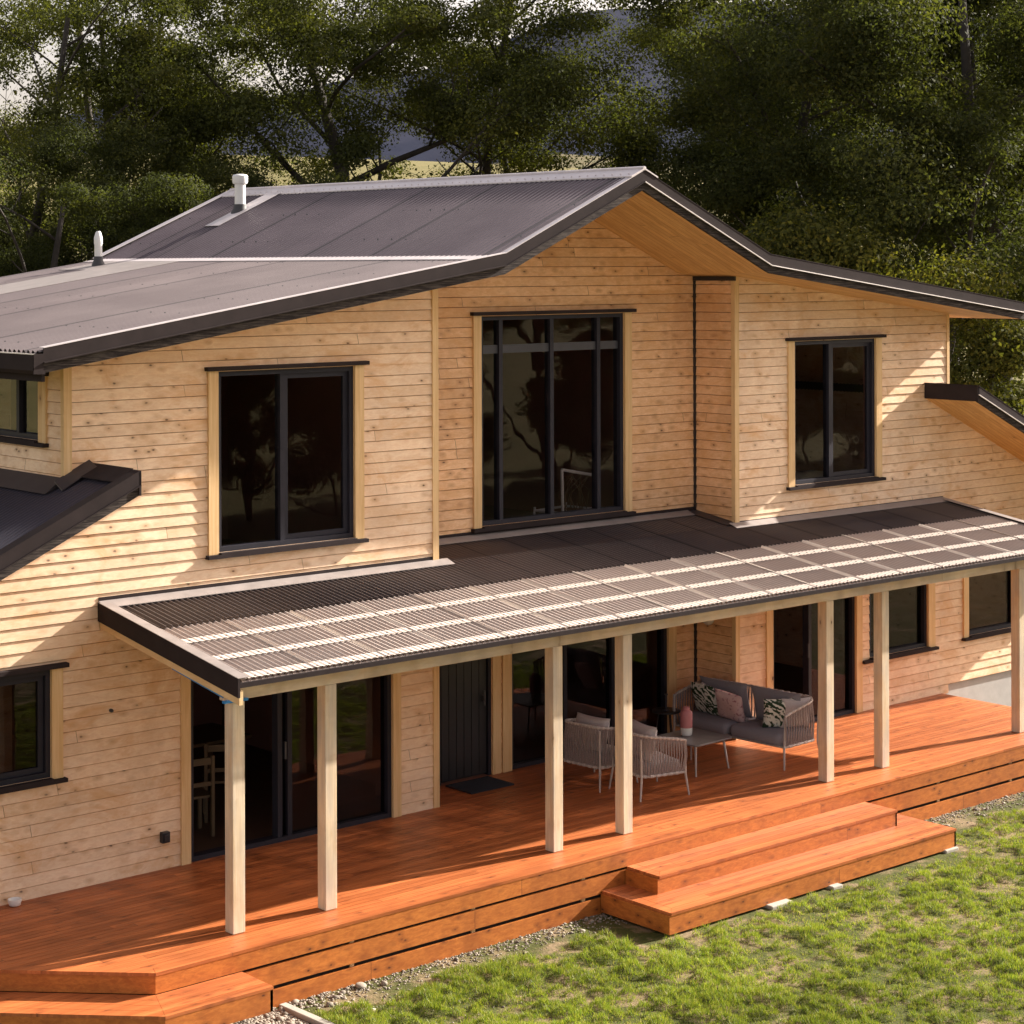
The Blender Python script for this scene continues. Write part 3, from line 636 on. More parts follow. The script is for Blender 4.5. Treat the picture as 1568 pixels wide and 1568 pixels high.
# fascia, gutter edge and side barges
b = MB(); b.box(vl, vr, YV-.012, YV+.012, zv(YV)-.062, zv(YV)-.012); b.build('fascia', M['darkcap'], ver)
for x0, x1 in ((vl-.014, vl+.012), (vr-.012, vr+.014)):
    b = MB(); b.prism([(x0, YV-.02, zv(YV)-.155), (x0, YW-.03, zv(YW)-.155), (x0, YW-.03, zv(YW)+.045), (x0, YV-.02, zv(YV)+.035)], (x1-x0, 0, 0)); o = b.build('side_capping', M['darkcap'], ver)
    xx = (x0+.001, x0+.13) if x0 < 15 else (x1-.13, x1-.001)
    b = MB(); b.prism([(xx[0], YV-.02, zv(YV)+.036), (xx[0], YW-.03, zv(YW)+.046), (xx[0], YW-.03, zv(YW)+.052), (xx[0], YV-.02, zv(YV)+.042)], (xx[1]-xx[0], 0, 0)); b.build('side_flange', M['flash'], ver)
    xa = vl+.014 if x0 < 15 else vr-.06
    b = MB(); b.prism([(xa-.0, YV+.0, zv(YV)-.235), (xa, YW-.03, zv(YW)-.235), (xa, YW-.03, zv(YW)-.09), (xa, YV+.0, zv(YV)-.09)], (.045, 0, 0)); b.build('side_rafter', M['rafter'], ver)
# beam & posts
b = MB(); b.box(vl+.065, vr-.08, YP+.004, YP+.140, 2.345, 2.56); b.build('beam', M['beam'], ver, bevel=.006)
px = [11.36, 12.50, 15.69, 16.80, 20.45, 21.58, 24.66]
pb = MB(); w2 = .145
pb.box(0, w2, 0, w2, 0, 2.339); first = None
for i, x in enumerate(px):
    if first is None:
        o = pb.build('post', M['post'], None, bevel=.005); first = o
    else: o = first.copy(); COL.objects.link(o)
    o.location = (x, YP, .004); o.parent = ver; o.matrix_parent_inverse = Matrix.Translation(-Vector(ver.location)); o['group'] = 'veranda posts'
# blue tape under the left rafter
b = MB(); b.box(vl+.02, vl+.30, YP-.03, YP+.02, 2.335, 2.36); b.prism([(vl+.045, YP+.05, zv(YP)-.262), (vl+.045, YP+1.0, zv(YP+1)-.262), (vl+.045, YP+1.0, zv(YP+1)-.237), (vl+.045, YP+.05, zv(YP)-.240)], (.02, 0, 0)); b.build('blue_strip', M['tape'], ver)
# apron flashings against the walls (veranda roof to wall)
def apron(p, q, n, mat, nm='apron_flashing'):
    """p,q: (x,y) along wall foot, n: outward dir"""
    b = MB(); pts = []
    za, zb = zv(p[1])+.06, zv(q[1])+.06
    o1 = .15
    P = [(p[0], p[1], za), (q[0], q[1], zb), (q[0]+n[0]*o1, q[1]+n[1]*o1, zv(q[1]+n[1]*o1)+.03), (p[0]+n[0]*o1, p[1]+n[1]*o1, zv(p[1]+n[1]*o1)+.03)]
    b.prism(P, (0, 0, .006)); return b.build(nm, mat, ver)
apron((vl, YW-.03), (AR+.16, YW-.03), (0, -1), M['flash']); apron((AR, YB-.03), (CL-.18, YB-.03), (0, -1), M['flash'])
apron((CL-.16, YW-.03), (vr, YW-.03), (0, -1), M['flash']); apron((CL-.03, YB-.03), (CL-.03, YW-.03), (-1, 0), M['darkflash'])
b = MB(); b.box(vl, AR+.02, YW-.028, YW-.0, zv(YW)-.10, zv(YW)+.0); b.box(AR, CL, YB-.028, YB, zv(YB)-.1, zv(YB)+.06); b.box(CL-.03, vr, YW-.028, YW, zv(YW)-.1, zv(YW)+.07); b.box(vl, AR+.02, YW-.032, YW-.023, zv(YW)+.0, zv(YW)+.10)
b.box(AR+.02, CL-.05, YB-.034, YB-.023, zv(YB)+.061, zv(YB)+.10); b.build('wall_flashing', M['darkcap'], ver)

# ------------------------------------------------------------------ deck and steps
deck = thing('deck', 'orange-brown stained timber deck along the front of the house with two sets of steps', 'deck', (18, YD, GZ))
def clipdeck(mb, poly, y0, y1, z, th=.03):
    """strip between y0 and y1 of a convex polygon"""
    def cut(p, f, keep):
        out = []
        for i in range(len(p)):
            a, b_ = p[i], p[(i+1) % len(p)]; ia, ib = keep(a), keep(b_)
            if ia: out.append(a)
            if ia != ib: t_ = (f-a[1])/(b_[1]-a[1]); out.append((a[0]+(b_[0]-a[0])*t_, f))
        return out
    p = cut(poly, y0, lambda q: q[1] >= y0)
    if len(p) > 2: p = cut(p, y1, lambda q: q[1] <= y1)
    if len(p) > 2: mb.prism([(x, y, z-th) for x, y in p], (0, 0, th))
e = .14
inner = [(vr-.05-e, YW-.0), (vr-.05-e, YD+e), (10.2+e*.414, YD+e), (7.3+e*.414, YD+2.9+e)]
inner = [(26.05-e, YW-.01), (10.2+e*.414-(YW-YD-e), YW-.01), (10.2+e*.414, YD+e), (26.05-e, YD+e)]
b = MB(); y = YD+e+.004
while y < YW-.01: clipdeck(b, inner, y, min(y+.086, YW-.011), 0); y += .092
rc = [(CL-.0, YB-.02), (AR+.0, YB-.02), (AR, YW), (CL, YW)]
y = YW
while y < YB-.03: b.box(AR+.0, CL-.0, y, min(y+.086, YB-.001), -.03, 0); y += .092
b.build('deck_boards', M['deck'], deck)
b = MB()   # border boards
b.prism([(10.2, YD, -.03), (26.05, YD, -.03), (26.05-e, YD+e, -.03), (10.2+e*.414, YD+e, -.03)], (0, 0, .031))
k = YW-YD-.02
b.prism([(10.2-.003, YD+.003, -.03), (10.2+e*.414-.003, YD+e, -.03), (10.2+e*.414-(k-e), YD+k, -.03), (10.2-k, YD+k, -.03)], (0, 0, .031))
b.prism([(26.05, YD+.004, -.03), (26.05, YW-.02, -.03), (26.05-e, YW-.02, -.03), (26.05-e, YD+e, -.03)], (0, 0, .031)); b.build('border_boards', M['deck'], deck)
def rim(mb, pts, z0, z1, t_=.03):
    for (a, c_) in zip(pts, pts[1:]):
        d = Vector((c_[0]-a[0], c_[1]-a[1])); n = Vector((-d.y, d.x)).normalized()*t_
        mb.prism([(a[0], a[1], z0), (c_[0], c_[1], z0), (c_[0]+n.x, c_[1]+n.y, z0), (a[0]+n.x, a[1]+n.y, z0)], (0, 0, z1-z0))
P1 = [(7.4, YD+2.8), (10.2, YD), (26.05, YD), (26.05, YW-.02)]
def shrink(pts, d): return [(pts[0][0]+d*.4, pts[0][1]+d), (pts[1][0]+d*.414, pts[1][1]+d), (pts[2][0]-d, pts[2][1]+d), (pts[3][0]-d, pts[3][1])]
b = MB(); rim(b, shrink(P1, .004), -.20, -.0305); b.build('rim_board', M['deck_edge'], deck)
b = MB(); rim(b, shrink(P1, .012), -.435, -.232); b.build('rim_board', M['deck_edge'], deck)
b = MB(); rim(b, shrink(P1, .012), -.70, -.478); b.build('rim_board', M['deck_edge'], deck)
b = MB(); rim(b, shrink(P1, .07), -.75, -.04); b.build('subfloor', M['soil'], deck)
b = MB()
for i in range(10): x = 10.9+i*1.62; b.box(x, x+.05, YD+.046, YD+.066, -.7, -.05)
b.build('joist_block', M['rafter'], deck)
def step(x0, x1, yb, yf, z, h, nm='step', lab=None):
    b = MB(); e2 = .13
    b.prism([(x0, yf, z-.03), (x1, yf, z-.03), (x1-e2, yf+e2, z-.03), (x0+e2, yf+e2, z-.03)], (0, 0, .03))
    b.prism([(x0, yf+.003, z-.03), (x0+e2-.003, yf+e2, z-.03), (x0+e2-.003, yb, z-.03), (x0, yb, z-.03)], (0, 0, .03))
    b.prism([(x1, yf+.003, z-.03), (x1, yb, z-.03), (x1-e2+.003, yb, z-.03), (x1-e2+.003, yf+e2, z-.03)], (0, 0, .03))
    y = yf+e2+.004
    while y < yb-.01: b.box(x0+e2+.001, x1-e2-.001, y, min(y+.118, yb), -.03+z, z); y += .123
    o = b.build('tread', M['deck'], deck)
    if lab: o['label'] = lab
    b = MB(); rim(b, [(x0+.006, yb), (x0+.006, yf+.006)], z-h, z-.031, -.03); rim(b, [(x0+.006, yf+.006), (x1-.006, yf+.006)], z-h, z-.031); rim(b, [(x1-.006, yf+.006), (x1-.006, yb)], z-h, z-.031)
    b.build('riser', M['deck_edge'], deck)
step(16.42, 20.67, YD-.002, 16.37, -.195, .20, lab='upper tread of the right-hand steps')
step(16.03, 21.12, YD-.002, 15.80, -.395, .235, lab='wide lower tread of the right-hand steps')
# left corner step: straight piece and mitred piece
b = MB(); S = .55; z = -.205
pa = [(10.2, YD-.002), (11.17, YD-.002), (11.17, 16.35), (10.2-S*.414, 16.35)]
for j in range(4):
    f0, f1 = j/4, (j+1)/4; y0, y1 = 16.35+S*f0+.002, 16.35+S*f1-.002
    b.prism([(10.2-S*.414*(1-f0), y0, z-.03), (11.17-(.0), y0, z-.03), (11.17, y1, z-.03), (10.2-S*.414*(1-f1), y1, z-.03)], (0, 0, .03))
    q = .7071
    def P(f, t_): # offset line f (0 outer..1 inner) at distance t along the chamfer
        x = 10.2-S*.414*(1-f)-.003; y = 16.35+S*f; return (x-t_*q, y+t_*q)
    a0, a1, c0, c1 = P(f0+.004, 0), P(f1-.004, 0), P(f1-.004, 4), P(f0+.004, 4); b.prism([(*a0, z-.03), (*a1, z-.03), (*c0, z-.03), (*c1, z-.03)], (0, 0, .03))
o = b.build('tread', M['deck'], deck); o['label'] = 'mitred step wrapping the left front corner'
b = MB(); rim(b, [(10.2-S*.414-4*.7071, 16.355+4*.7071), (10.2-S*.414, 16.355), (11.165, 16.355), (11.165, YD)], z-.24, z-.031); b.build('riser', M['deck_edge'], deck)

# ------------------------------------------------------------------ furniture
def pillow(w_, h_, t_, n=18, p=4, sag=0, seed=0):
    """soft square cushion in local x (width) / z (height), thickness along y"""
    mb = MB(); rr = random.Random(seed); ph = rr.random()*6
    for s_ in (1, -1):
        for j in range(n+1):
            for i in range(n+1):
                u, v = -1+2*i/n, -1+2*j/n
                th = t_/2*max(0, (1-abs(u)**p))**.5*max(0, (1-abs(v)**p))**.5
                pinch = 1-.07*(1-abs(v)**2)*abs(u)**3; pv = 1-.07*(1-abs(u)**2)*abs(v)**3
                th *= 1+.08*math.sin(3*u+ph)*math.cos(2.4*v-ph)
                mb.v.append((u*w_/2*pinch, s_*(th+.001), h_/2+v*h_/2*pv-sag*(1-u*u)*(v > 0)*v))
    N = (n+1)**2
    for s_ in range(2):
        for j in range(n):
            for i in range(n):
                a = s_*N+j*(n+1)+i; q = (a, a+1, a+n+2, a+n+1); mb.f.append(q if s_ else q[::-1])
    for i in range(n):
        for a, b_ in ((i, i+1), (n*(n+1)+i, n*(n+1)+i+1), (i*(n+1), (i+1)*(n+1)), (i*(n+1)+n, (i+1)*(n+1)+n)): mb.f.append((a, b_, b_+N, a+N))
    return mb
def child(o, par, loc=(0, 0, 0), rot=(0, 0, 0)):
    o.parent = par; o.matrix_parent_inverse = Matrix(); o.location = loc; o.rotation_euler = rot; return o
def seatpad(L, D, T, r=.07):
    """rounded seat cushion, x = depth, y = length, top at z=T"""
    mb = MB(); n = 10; prof = []
    def ring(ins, z):
        pts = []; rr = max(.01, r*1.4-ins)
        for cx_, cy_, a0 in ((D/2-r*1.4, L/2-r*1.4, 0), (-D/2+r*1.4, L/2-r*1.4, 90), (-D/2+r*1.4, -L/2+r*1.4, 180), (D/2-r*1.4, -L/2+r*1.4, 270)):
            for k in range(6): a = R_(a0+90*k/5); pts.append((cx_+rr*math.cos(a), cy_+rr*math.sin(a), z))
        return pts
    rows = [ring(.05, 0), ring(.012, .012), ring(0, T*.35), ring(0, T*.65), ring(.015, T*.88), ring(.05, T), ring(.09, T+.012)]
    m_ = len(rows[0]); 
    for r_ in rows: mb.v += r_
    for j in range(len(rows)-1):
        for i in range(m_): mb.f.append((j*m_+i, j*m_+(i+1) % m_, (j+1)*m_+(i+1) % m_, (j+1)*m_+i))
    mb.f.append(tuple(range(m_-1, -1, -1))); mb.f.append(tuple((len(rows)-1)*m_+i for i in range(m_)))
    return mb
def upath(L, D, zb, zf, r=.2, n=36, flare=0):
    """U-shaped path round the back of a seat: local +x is the front"""
    pts = []; hx, hy = D/2+flare, L/2+flare
    raw = [(hx, -hy)]
    for k in range(9): a = R_(270-90*k/8); raw.append((-hx+r+r*math.cos(a), -hy+r+r*math.sin(a)))
    for k in range(9): a = R_(180-90*k/8); raw.append((-hx+r+r*math.cos(a), hy-r+r*math.sin(a)))
    raw.append((hx, hy))
    # resample
    seg = [0]
    for a, b_ in zip(raw, raw[1:]): seg.append(seg[-1]+math.hypot(b_[0]-a[0], b_[1]-a[1]))
    T = seg[-1]
    for i in range(n+1):
        s_ = T*i/n; k = max(j for j in range(len(seg)) if seg[j] <= s_+1e-9); k = min(k, len(raw)-2); f = (s_-seg[k])/max(1e-9, seg[k+1]-seg[k])
        x = raw[k][0]+(raw[k+1][0]-raw[k][0])*f; y = raw[k][1]+(raw[k+1][1]-raw[k][1])*f
        z = zf+(zb-zf)*min(1, max(0, (hx-x)/(2*hx)))**.8
        pts.append((x, y, z))
    return pts
def seat_unit(t, L, D, zb, zf, ropes, mat_rope):
    for sx in (1, -1):
        for sy in (1, -1):
            b = MB(); h = zf if sx > 0 else zb-.03
            b.tube([(sx*(D/2+.05), sy*(L/2+.03), 0), (sx*(D/2+.015), sy*(L/2-.0), .27), (sx*(D/2+(.03 if sx < 0 else 0)), sy*(L/2+.01), h)], [.011, .016, .013], 8); child(b.build('leg', M['leg'], None, True), t)
    b = MB(); base = upath(L, D, .29, .29, .12, 40); b.tube(base+[base[0]], .017, 6, caps=False)
    b.box(-D/2+.03, D/2-.01, -L/2+.03, L/2-.03, .275, .30)
    child(b.build('seat_frame', M['leg'], None, True), t)
    n = ropes; lo = upath(L, D, .29, .29, .12, n); hi = upath(L, D, zb, zf, .22, n, .015)
    b = MB()
    for i in range(n):
        w_ = .35*((i % 2)*2-1); j = min(n, max(0, i+(1 if i % 2 else -1))); a, c_ = lo[i], hi[j]
        mid = [(a[k]+c_[k])/2 for k in range(3)]; nx = mid[0]; ny = mid[1]; q = math.hypot(nx, ny) or 1
        mid[0] += .02*nx/q; mid[1] += .02*ny/q
        b.tube([a, mid, c_], .0085, 5, caps=False)
    child(b.build('rope_weave', mat_rope, None, True), t)
    b = MB(); hp = upath(L, D, zb, zf, .22, 60, .015); b.tube(hp, .015, 8); child(b.build('rim_tube', M['leg'], None, True), t)
    b = MB()
    for i in range(2, 59, 2): b.tube([hp[i], hp[i+1]], .021, 7)
    for i in range(2, 39, 2): b.tube([base[i], base[i+1]], .022, 7)
    child(b.build('rope_binding', M['lrope'], None, True), t)
def face(v): return math.atan2(v[1], v[0])
# sofa facing -X
SX, SY, SR = 20.86, 19.14, math.pi+.06
sofa = thing('sofa', 'grey two-seat outdoor sofa with rope-woven arms standing on the deck', 'sofa', (SX, SY, .003), SR)
seat_unit(sofa, 1.92, .70, .84, .70, 120, M['rope'])
for i, y in enumerate((-.455, .455)): child(seatpad(.90, .72, .15).build('seat_cushion', M['grey_fab'], None, True), sofa, (.03, y, .30))
for i, y in enumerate((-.46, .46)): child(pillow(.86, .50, .17, seed=i).build('back_cushion', M['grey_fab'], None, True), sofa, (-.20, y, .44), (R_(-14), 0, math.pi/2+0))
for o in sofa.children:
    if o.name.startswith('back_cushion'): o.rotation_euler = (R_(13), 0, R_(90))
child(pillow(.42, .42, .15, seed=5).build('back_cushion', M['pale_fab'], None, True), sofa, (-.12, .76, .45), (R_(8), 0, R_(150)))
child(pillow(.42, .42, .15, seed=6).build('back_cushion', M['pale_fab'], None, True), sofa, (-.12, -.80, .45), (R_(8), 0, R_(40)))
def sofapt(x, y): c_, s_ = math.cos(SR), math.sin(SR); return (SX+x*c_-y*s_, SY+x*s_+y*c_)
def cushion(name, lab, mat, lx, ly, z, rotz, lean_, size=.44, t_=.15, roll_=0):
    o = pillow(size, size, t_, seed=int(abs(ly)*100)).build(name, mat, None, True); x, y = sofapt(lx, ly); o.location = (x, y, z); o.rotation_euler = (lean_, roll_, SR+rotz); tag(o, lab, 'cushion', 'scatter cushions on the sofa'); return o
# local y > 0 is towards the camera side (-Y world)
cushion('scatter_cushion', 'green and white leaf-print cushion at the far left end of the sofa', M['leafp'], .03, -.60, .455, R_(90-8), R_(20), .46)
cushion('scatter_cushion', 'pale pink blotched cushion in the middle of the sofa', M['pinkp'], .10, -.14, .455, R_(90+4), R_(24), .45, .15, R_(8))
cushion('scatter_cushion', 'green and white leaf-print cushion leaning at the near right end of the sofa', M['leafp'], .05, .60, .455, R_(90+52), R_(12), .42)
# armchairs facing +X
def armchair(lab, x, y, rz):
    t = thing('armchair', lab, 'armchair', (x, y, .003), rz, 'rope armchairs on the deck')
    seat_unit(t, .70, .62, .80, .69, 96, M['rope'])
    child(seatpad(.62, .60, .14).build('seat_cushion', M['pale_fab'], None, True), t, (.01, 0, .30))
    child(pillow(.58, .46, .18, seed=3).build('back_cushion', M['pale_fab'], None, True), t, (-.17, 0, .43), (R_(14), 0, R_(90)))
    return t
armchair('grey rope armchair nearest the camera, right of the two, beside the low table', 18.42, 18.55, R_(-13))
armchair('grey rope armchair left of its twin, between the middle veranda posts', 18.25, 19.33, R_(4))
# table
tb = thing('coffee_table', 'low grey square coffee table between the armchairs and the sofa', 'table', (19.72, 19.02, .003), R_(3))
b = MB(); 
def rrect(hx, hy, r, z): return [(sx*(hx-r)+r*math.cos(R_(a0+q*18)), sy*(hy-r)+r*math.sin(R_(a0+q*18)), z) for sx, sy, a0 in ((1, 1, 0), (-1, 1, 90), (-1, -1, 180), (1, -1, 270)) for q in range(6)]
b.prism(rrect(.38, .38, .07, .40), (0, 0, .022)); child(b.build('table_top', plain('table_slab', (.20, .19, .19), .35), None, bevel=.004), tb)
for sx in (1, -1):
    for sy in (1, -1): b = MB(); b.tube([(sx*.33, sy*.33, 0), (sx*.28, sy*.28, .40)], [.011, .018], 8); child(b.build('leg', M['leg'], None, True), tb)
b = MB(); b.lathe((0, 0, 0), [(.062, 0), (.076, .012), (.081, .06), (.081, .105)], 28); base = b.build('ceramic_bottle', M['ceram'], None, True); base.location = (19.70, 19.13, .427)
tag(base, 'stubby ceramic bottle, dusty pink above a white foot, on the coffee table', 'bottle')
b = MB(); b.lathe((0, 0, 0), [(.081, .1055), (.082, .29), (.070, .325), (.045, .345), (.045, .375), (.038, .38)], 28); child(b.build('glazed_body', M['pinkc'], None, True), base)
# side table with candle holder near recess
st = thing('side_table', 'small dark round side table at the far end of the sofa', 'table', (20.42, 20.22, .003))
b = MB(); b.lathe((0, 0, 0), [(.19, .45), (.2, .46), (.2, .475), (.19, .48)], 24); child(b.build('table_top', M['black'], None, True), st)
for a in (20, 140, 260): b = MB(); b.tube([(.17*math.cos(R_(a)), .17*math.sin(R_(a)), 0), (.10*math.cos(R_(a)), .10*math.sin(R_(a)), .45)], .01, 6); child(b.build('leg', M['black'], None, True), st)
b = MB(); b.lathe((0, 0, 0), [(.05, 0), (.05, .01), (.012, .02), (.012, .2), (.03, .215), (.03, .22)], 16); o = b.build('candle_holder', M['rail'], None, True); o.location = (20.42, 20.22, .484); tag(o, 'slim grey candle holder standing on the side table', 'candle holder')
# doormat
b = MB(); b.box(-.36, .36, -.26, .26, 0, .018)
for i in range(17): b.box(-.34, .34, -.245+i*.03, -.235+i*.03, .0185, .026)
o = b.build('doormat', plain('mat_rubber', (.022, .022, .03), .8)); o.location = (17.0, 20.2, .004); tag(o, 'black ribbed doormat in front of the black entrance door', 'doormat')
# white bowl on the deck
b = MB(); b.lathe((0, 0, 0), [(.045, 0), (.06, .01), (.072, .05), (.074, .07), (.066, .07), (.05, .03), (.01, .02)], 24); o = b.build('bowl', M['ceram'], None, True); o.location = (10.17, 19.66, .003); tag(o, 'small white bowl on the deck against the left wall', 'bowl')

# interior pieces seen through the glass
bed = thing('bed', 'bed with white linen seen through the right upper window', 'bed', (24.4, 21.05, 2.825))
child(MB().box(-1.0, 1.0, -.8, .8, .12, .56).build('mattress', M['linen'], None, bevel=.05), bed)
child(MB().box(-1.02, 1.02, -.82, .82, .0, .118).build('bed_base', M['infloor']), bed)
child(pillow(.6, .4, .18).build('pillow', M['linen'], None, True), bed, (-.45, .3, .56), (R_(20), 0, 0))
ch = thing('cane_chair', 'pale cane chair frame behind the tall window', 'chair', (19.45, 20.95, 2.825), R_(10))
for sx in (-.36, .36): b = MB(); b.tube([(sx, 0, 0), (sx*1.0, .02, 1.05)], .022, 6); child(b.build('leg', M['linen'], None, True), ch)
for sx in (-.36, .36): b = MB(); b.tube([(sx, .55, 0), (sx, .5, .5)], .018, 6); child(b.build('leg', M['linen'], None, True), ch)
b = MB(); b.tube([(-.36, .02, 1.05), (.36, .02, .92)], .022, 6); b.tube([(-.36, .02, .45), (.36, .02, .45), (.36, .5, .45), (-.36, .5, .45), (-.36, .02, .45)], .018, 6); child(b.build('frame_rail', M['linen'], None, True), ch)
b = MB()
for i in range(16):
    x = rnd.uniform(-.33, .33); b.tube([(x, .02, .46), (x+rnd.uniform(-.2, .2), .03, .72), (rnd.uniform(-.33, .33), .02, .95)], .006, 4)
child(b.build('cane_weave', M['inwood'], None), ch)
def dchair(x, y, rz, lab):
    t = thing('dining_chair', lab, 'chair', (x, y, 0), rz, 'timber dining chairs inside the left sliding door')
    for sx in (-.2, .2):
        for sy in (-.2, .2): b = MB(); b.box(sx-.02, sx+.02, sy-.02, sy+.02, 0, .95 if sy > 0 else .45); child(b.build('leg', M['inwood']), t)
    child(MB().box(-.23, .23, -.23, .17, .452, .48).build('seat', M['inwood']), t)
    b = MB(); b.box(-.175, .175, .185, .215, .85, .93); b.box(-.175, .175, .185, .215, .60, .65); child(b.build('backrest', M['inwood']), t)
dchair(13.0, 20.75, R_(170), 'timber dining chair just inside the left sliding door'); dchair(13.7, 21.15, R_(150), 'timber dining chair behind the first, deeper inside the left door')
dt = thing('dining_table', 'dark dining table inside the left sliding door', 'table', (13.6, 22.3, 0))
child(MB().box(-1, 1, -.45, .45, .71, .75).build('table_top', M['inwood']), dt)
for sx in (-.9, .9):
    for sy in (-.38, .38): child(MB().box(sx-.035, sx+.035, sy-.035, sy+.035, 0, .708).build('leg', M['inwood']), dt)

# ------------------------------------------------------------------ ground detail
rng = np.random.default_rng(5)
def raw_mesh(name, V, F, mat, col=None, smooth=False):
    me = bpy.data.meshes.new(name); nv, nf, k = len(V), len(F), F.shape[1]
    me.vertices.add(nv); me.vertices.foreach_set('co', V.astype(np.float32).ravel())
    me.loops.add(nf*k); me.loops.foreach_set('vertex_index', F.astype(np.int32).ravel())
    me.polygons.add(nf); me.polygons.foreach_set('loop_start', np.arange(0, nf*k, k, dtype=np.int32))
    try: me.polygons.foreach_set('loop_total', np.full(nf, k, dtype=np.int32))
    except Exception: pass
    if smooth: me.polygons.foreach_set('use_smooth', np.ones(nf, dtype=bool))
    me.update(calc_edges=True)
    if col is not None:
        a = me.color_attributes.new('tone', 'FLOAT_COLOR', 'POINT'); a.data.foreach_set('color', col.astype(np.float32).ravel())
    me.materials.append(mat); return me
def vnoise(x, y, f, seed):
    r = np.random.default_rng(seed); T = r.random((64, 64)); X = x*f; Y = y*f; i = np.floor(X).astype(int); j = np.floor(Y).astype(int); u = X-i; v = Y-j; u = u*u*(3-2*u); v = v*v*(3-2*v)
    g = lambda a, b_: T[a % 64, b_ % 64]
    return (g(i, j)*(1-u)+g(i+1, j)*u)*(1-v)+(g(i, j+1)*(1-u)+g(i+1, j+1)*u)*v
def leafmat(name, tr=.35, tcol=(1.6, 1.7, .5), rough=.55, spec=.25):
    t = NT(name); a = t.n('ShaderNodeAttribute', attribute_name='tone'); p = t.bsdf(a.outputs[0], rough, 0, None, spec)
    tl = t.n('ShaderNodeBsdfTranslucent'); t.put(tl.inputs[0], t.mix(1., a.outputs[0], tcol, 'MULTIPLY'))
    mx = t.n('ShaderNodeMixShader'); mx.inputs[0].default_value = tr; t.L(p, mx.inputs[1]); t.L(tl.outputs[0], mx.inputs[2]); return t.end(mx.outputs[0])
# grass
N = 850000
dd = rng.uniform(15.2, 28.5, N*2)**1.0; rr = rng.uniform(-.30, .40, N*2)
s_, c_ = math.sin(yaw), math.cos(yaw)
gx = dd*s_+rr*dd*c_; gy = dd*c_-rr*dd*s_
den = .24*vnoise(gx, gy, 1.5, 1)+.40*vnoise(gx, gy, 5.6, 2)+.36*vnoise(gx, gy, 13, 3)
edge = 16.62-.45*vnoise(gx, gy, 1.1, 8)
edge = np.where((gx > 15.9) & (gx < 21.3), 15.72-.12*vnoise(gx, gy, 2, 8), edge)
edge = np.where(gx < 13.2, 16.25+.35*vnoise(gx, gy, 1.1, 8), edge)
edge = np.where(gx < 11.68, 0, edge)
keep = (gy < edge) & (rng.random(N*2) < np.clip((den-.30)*4.5, .30, 1)) & (gy > 8)
keep &= ~((gx > 15.5) & (gx < 21.3) & (gy > 15.75))
gx, gy, den = gx[keep][:N], gy[keep][:N], den[keep][:N]; n = len(gx)
h = rng.uniform(.015, .046, n)*(0.45+1.2*np.clip((den-.36)*3, 0, 1)); ang = rng.uniform(0, 6.283, n); wd = rng.uniform(.0022, .0045, n); ln = rng.uniform(.1, 1.0, n)*h; la = rng.uniform(0, 6.283, n)
V = np.zeros((n, 3, 3)); gz = GZ+np.clip((den-.42)*.22, 0, .06)
V[:, 0] = np.stack([gx-np.cos(ang)*wd, gy-np.sin(ang)*wd, gz-.004], -1); V[:, 1] = np.stack([gx+np.cos(ang)*wd, gy+np.sin(ang)*wd, gz-.004], -1); V[:, 2] = np.stack([gx+np.cos(la)*ln, gy+np.sin(la)*ln, gz+h], -1)
t1 = np.array([.10, .165, .022]); t2 = np.array([.30, .31, .055]); t3 = np.array([.40, .33, .15])
k = rng.random(n)[:, None]; big = vnoise(gx, gy, .9, 12)[:, None]
colr = t1*(1-k)+t2*k; dry = (rng.random(n)[:, None] < (.05+.22*big*(den[:, None] < .5))); colr = np.where(dry, t3, colr)*(0.75+.5*big)
colr = np.repeat(np.concatenate([colr, np.ones((n, 1))], 1)[:, None], 3, 1).reshape(-1, 4)
me = raw_mesh('grass', V.reshape(-1, 3), np.arange(n*3).reshape(-1, 3), leafmat('grass_blades', .3, (1.4, 1.5, .6)), colr)
o = bpy.data.objects.new('grass', me); COL.objects.link(o); o['kind'] = 'stuff'; o['label'] = 'tufty green lawn with bare patches'; o['category'] = 'grass'
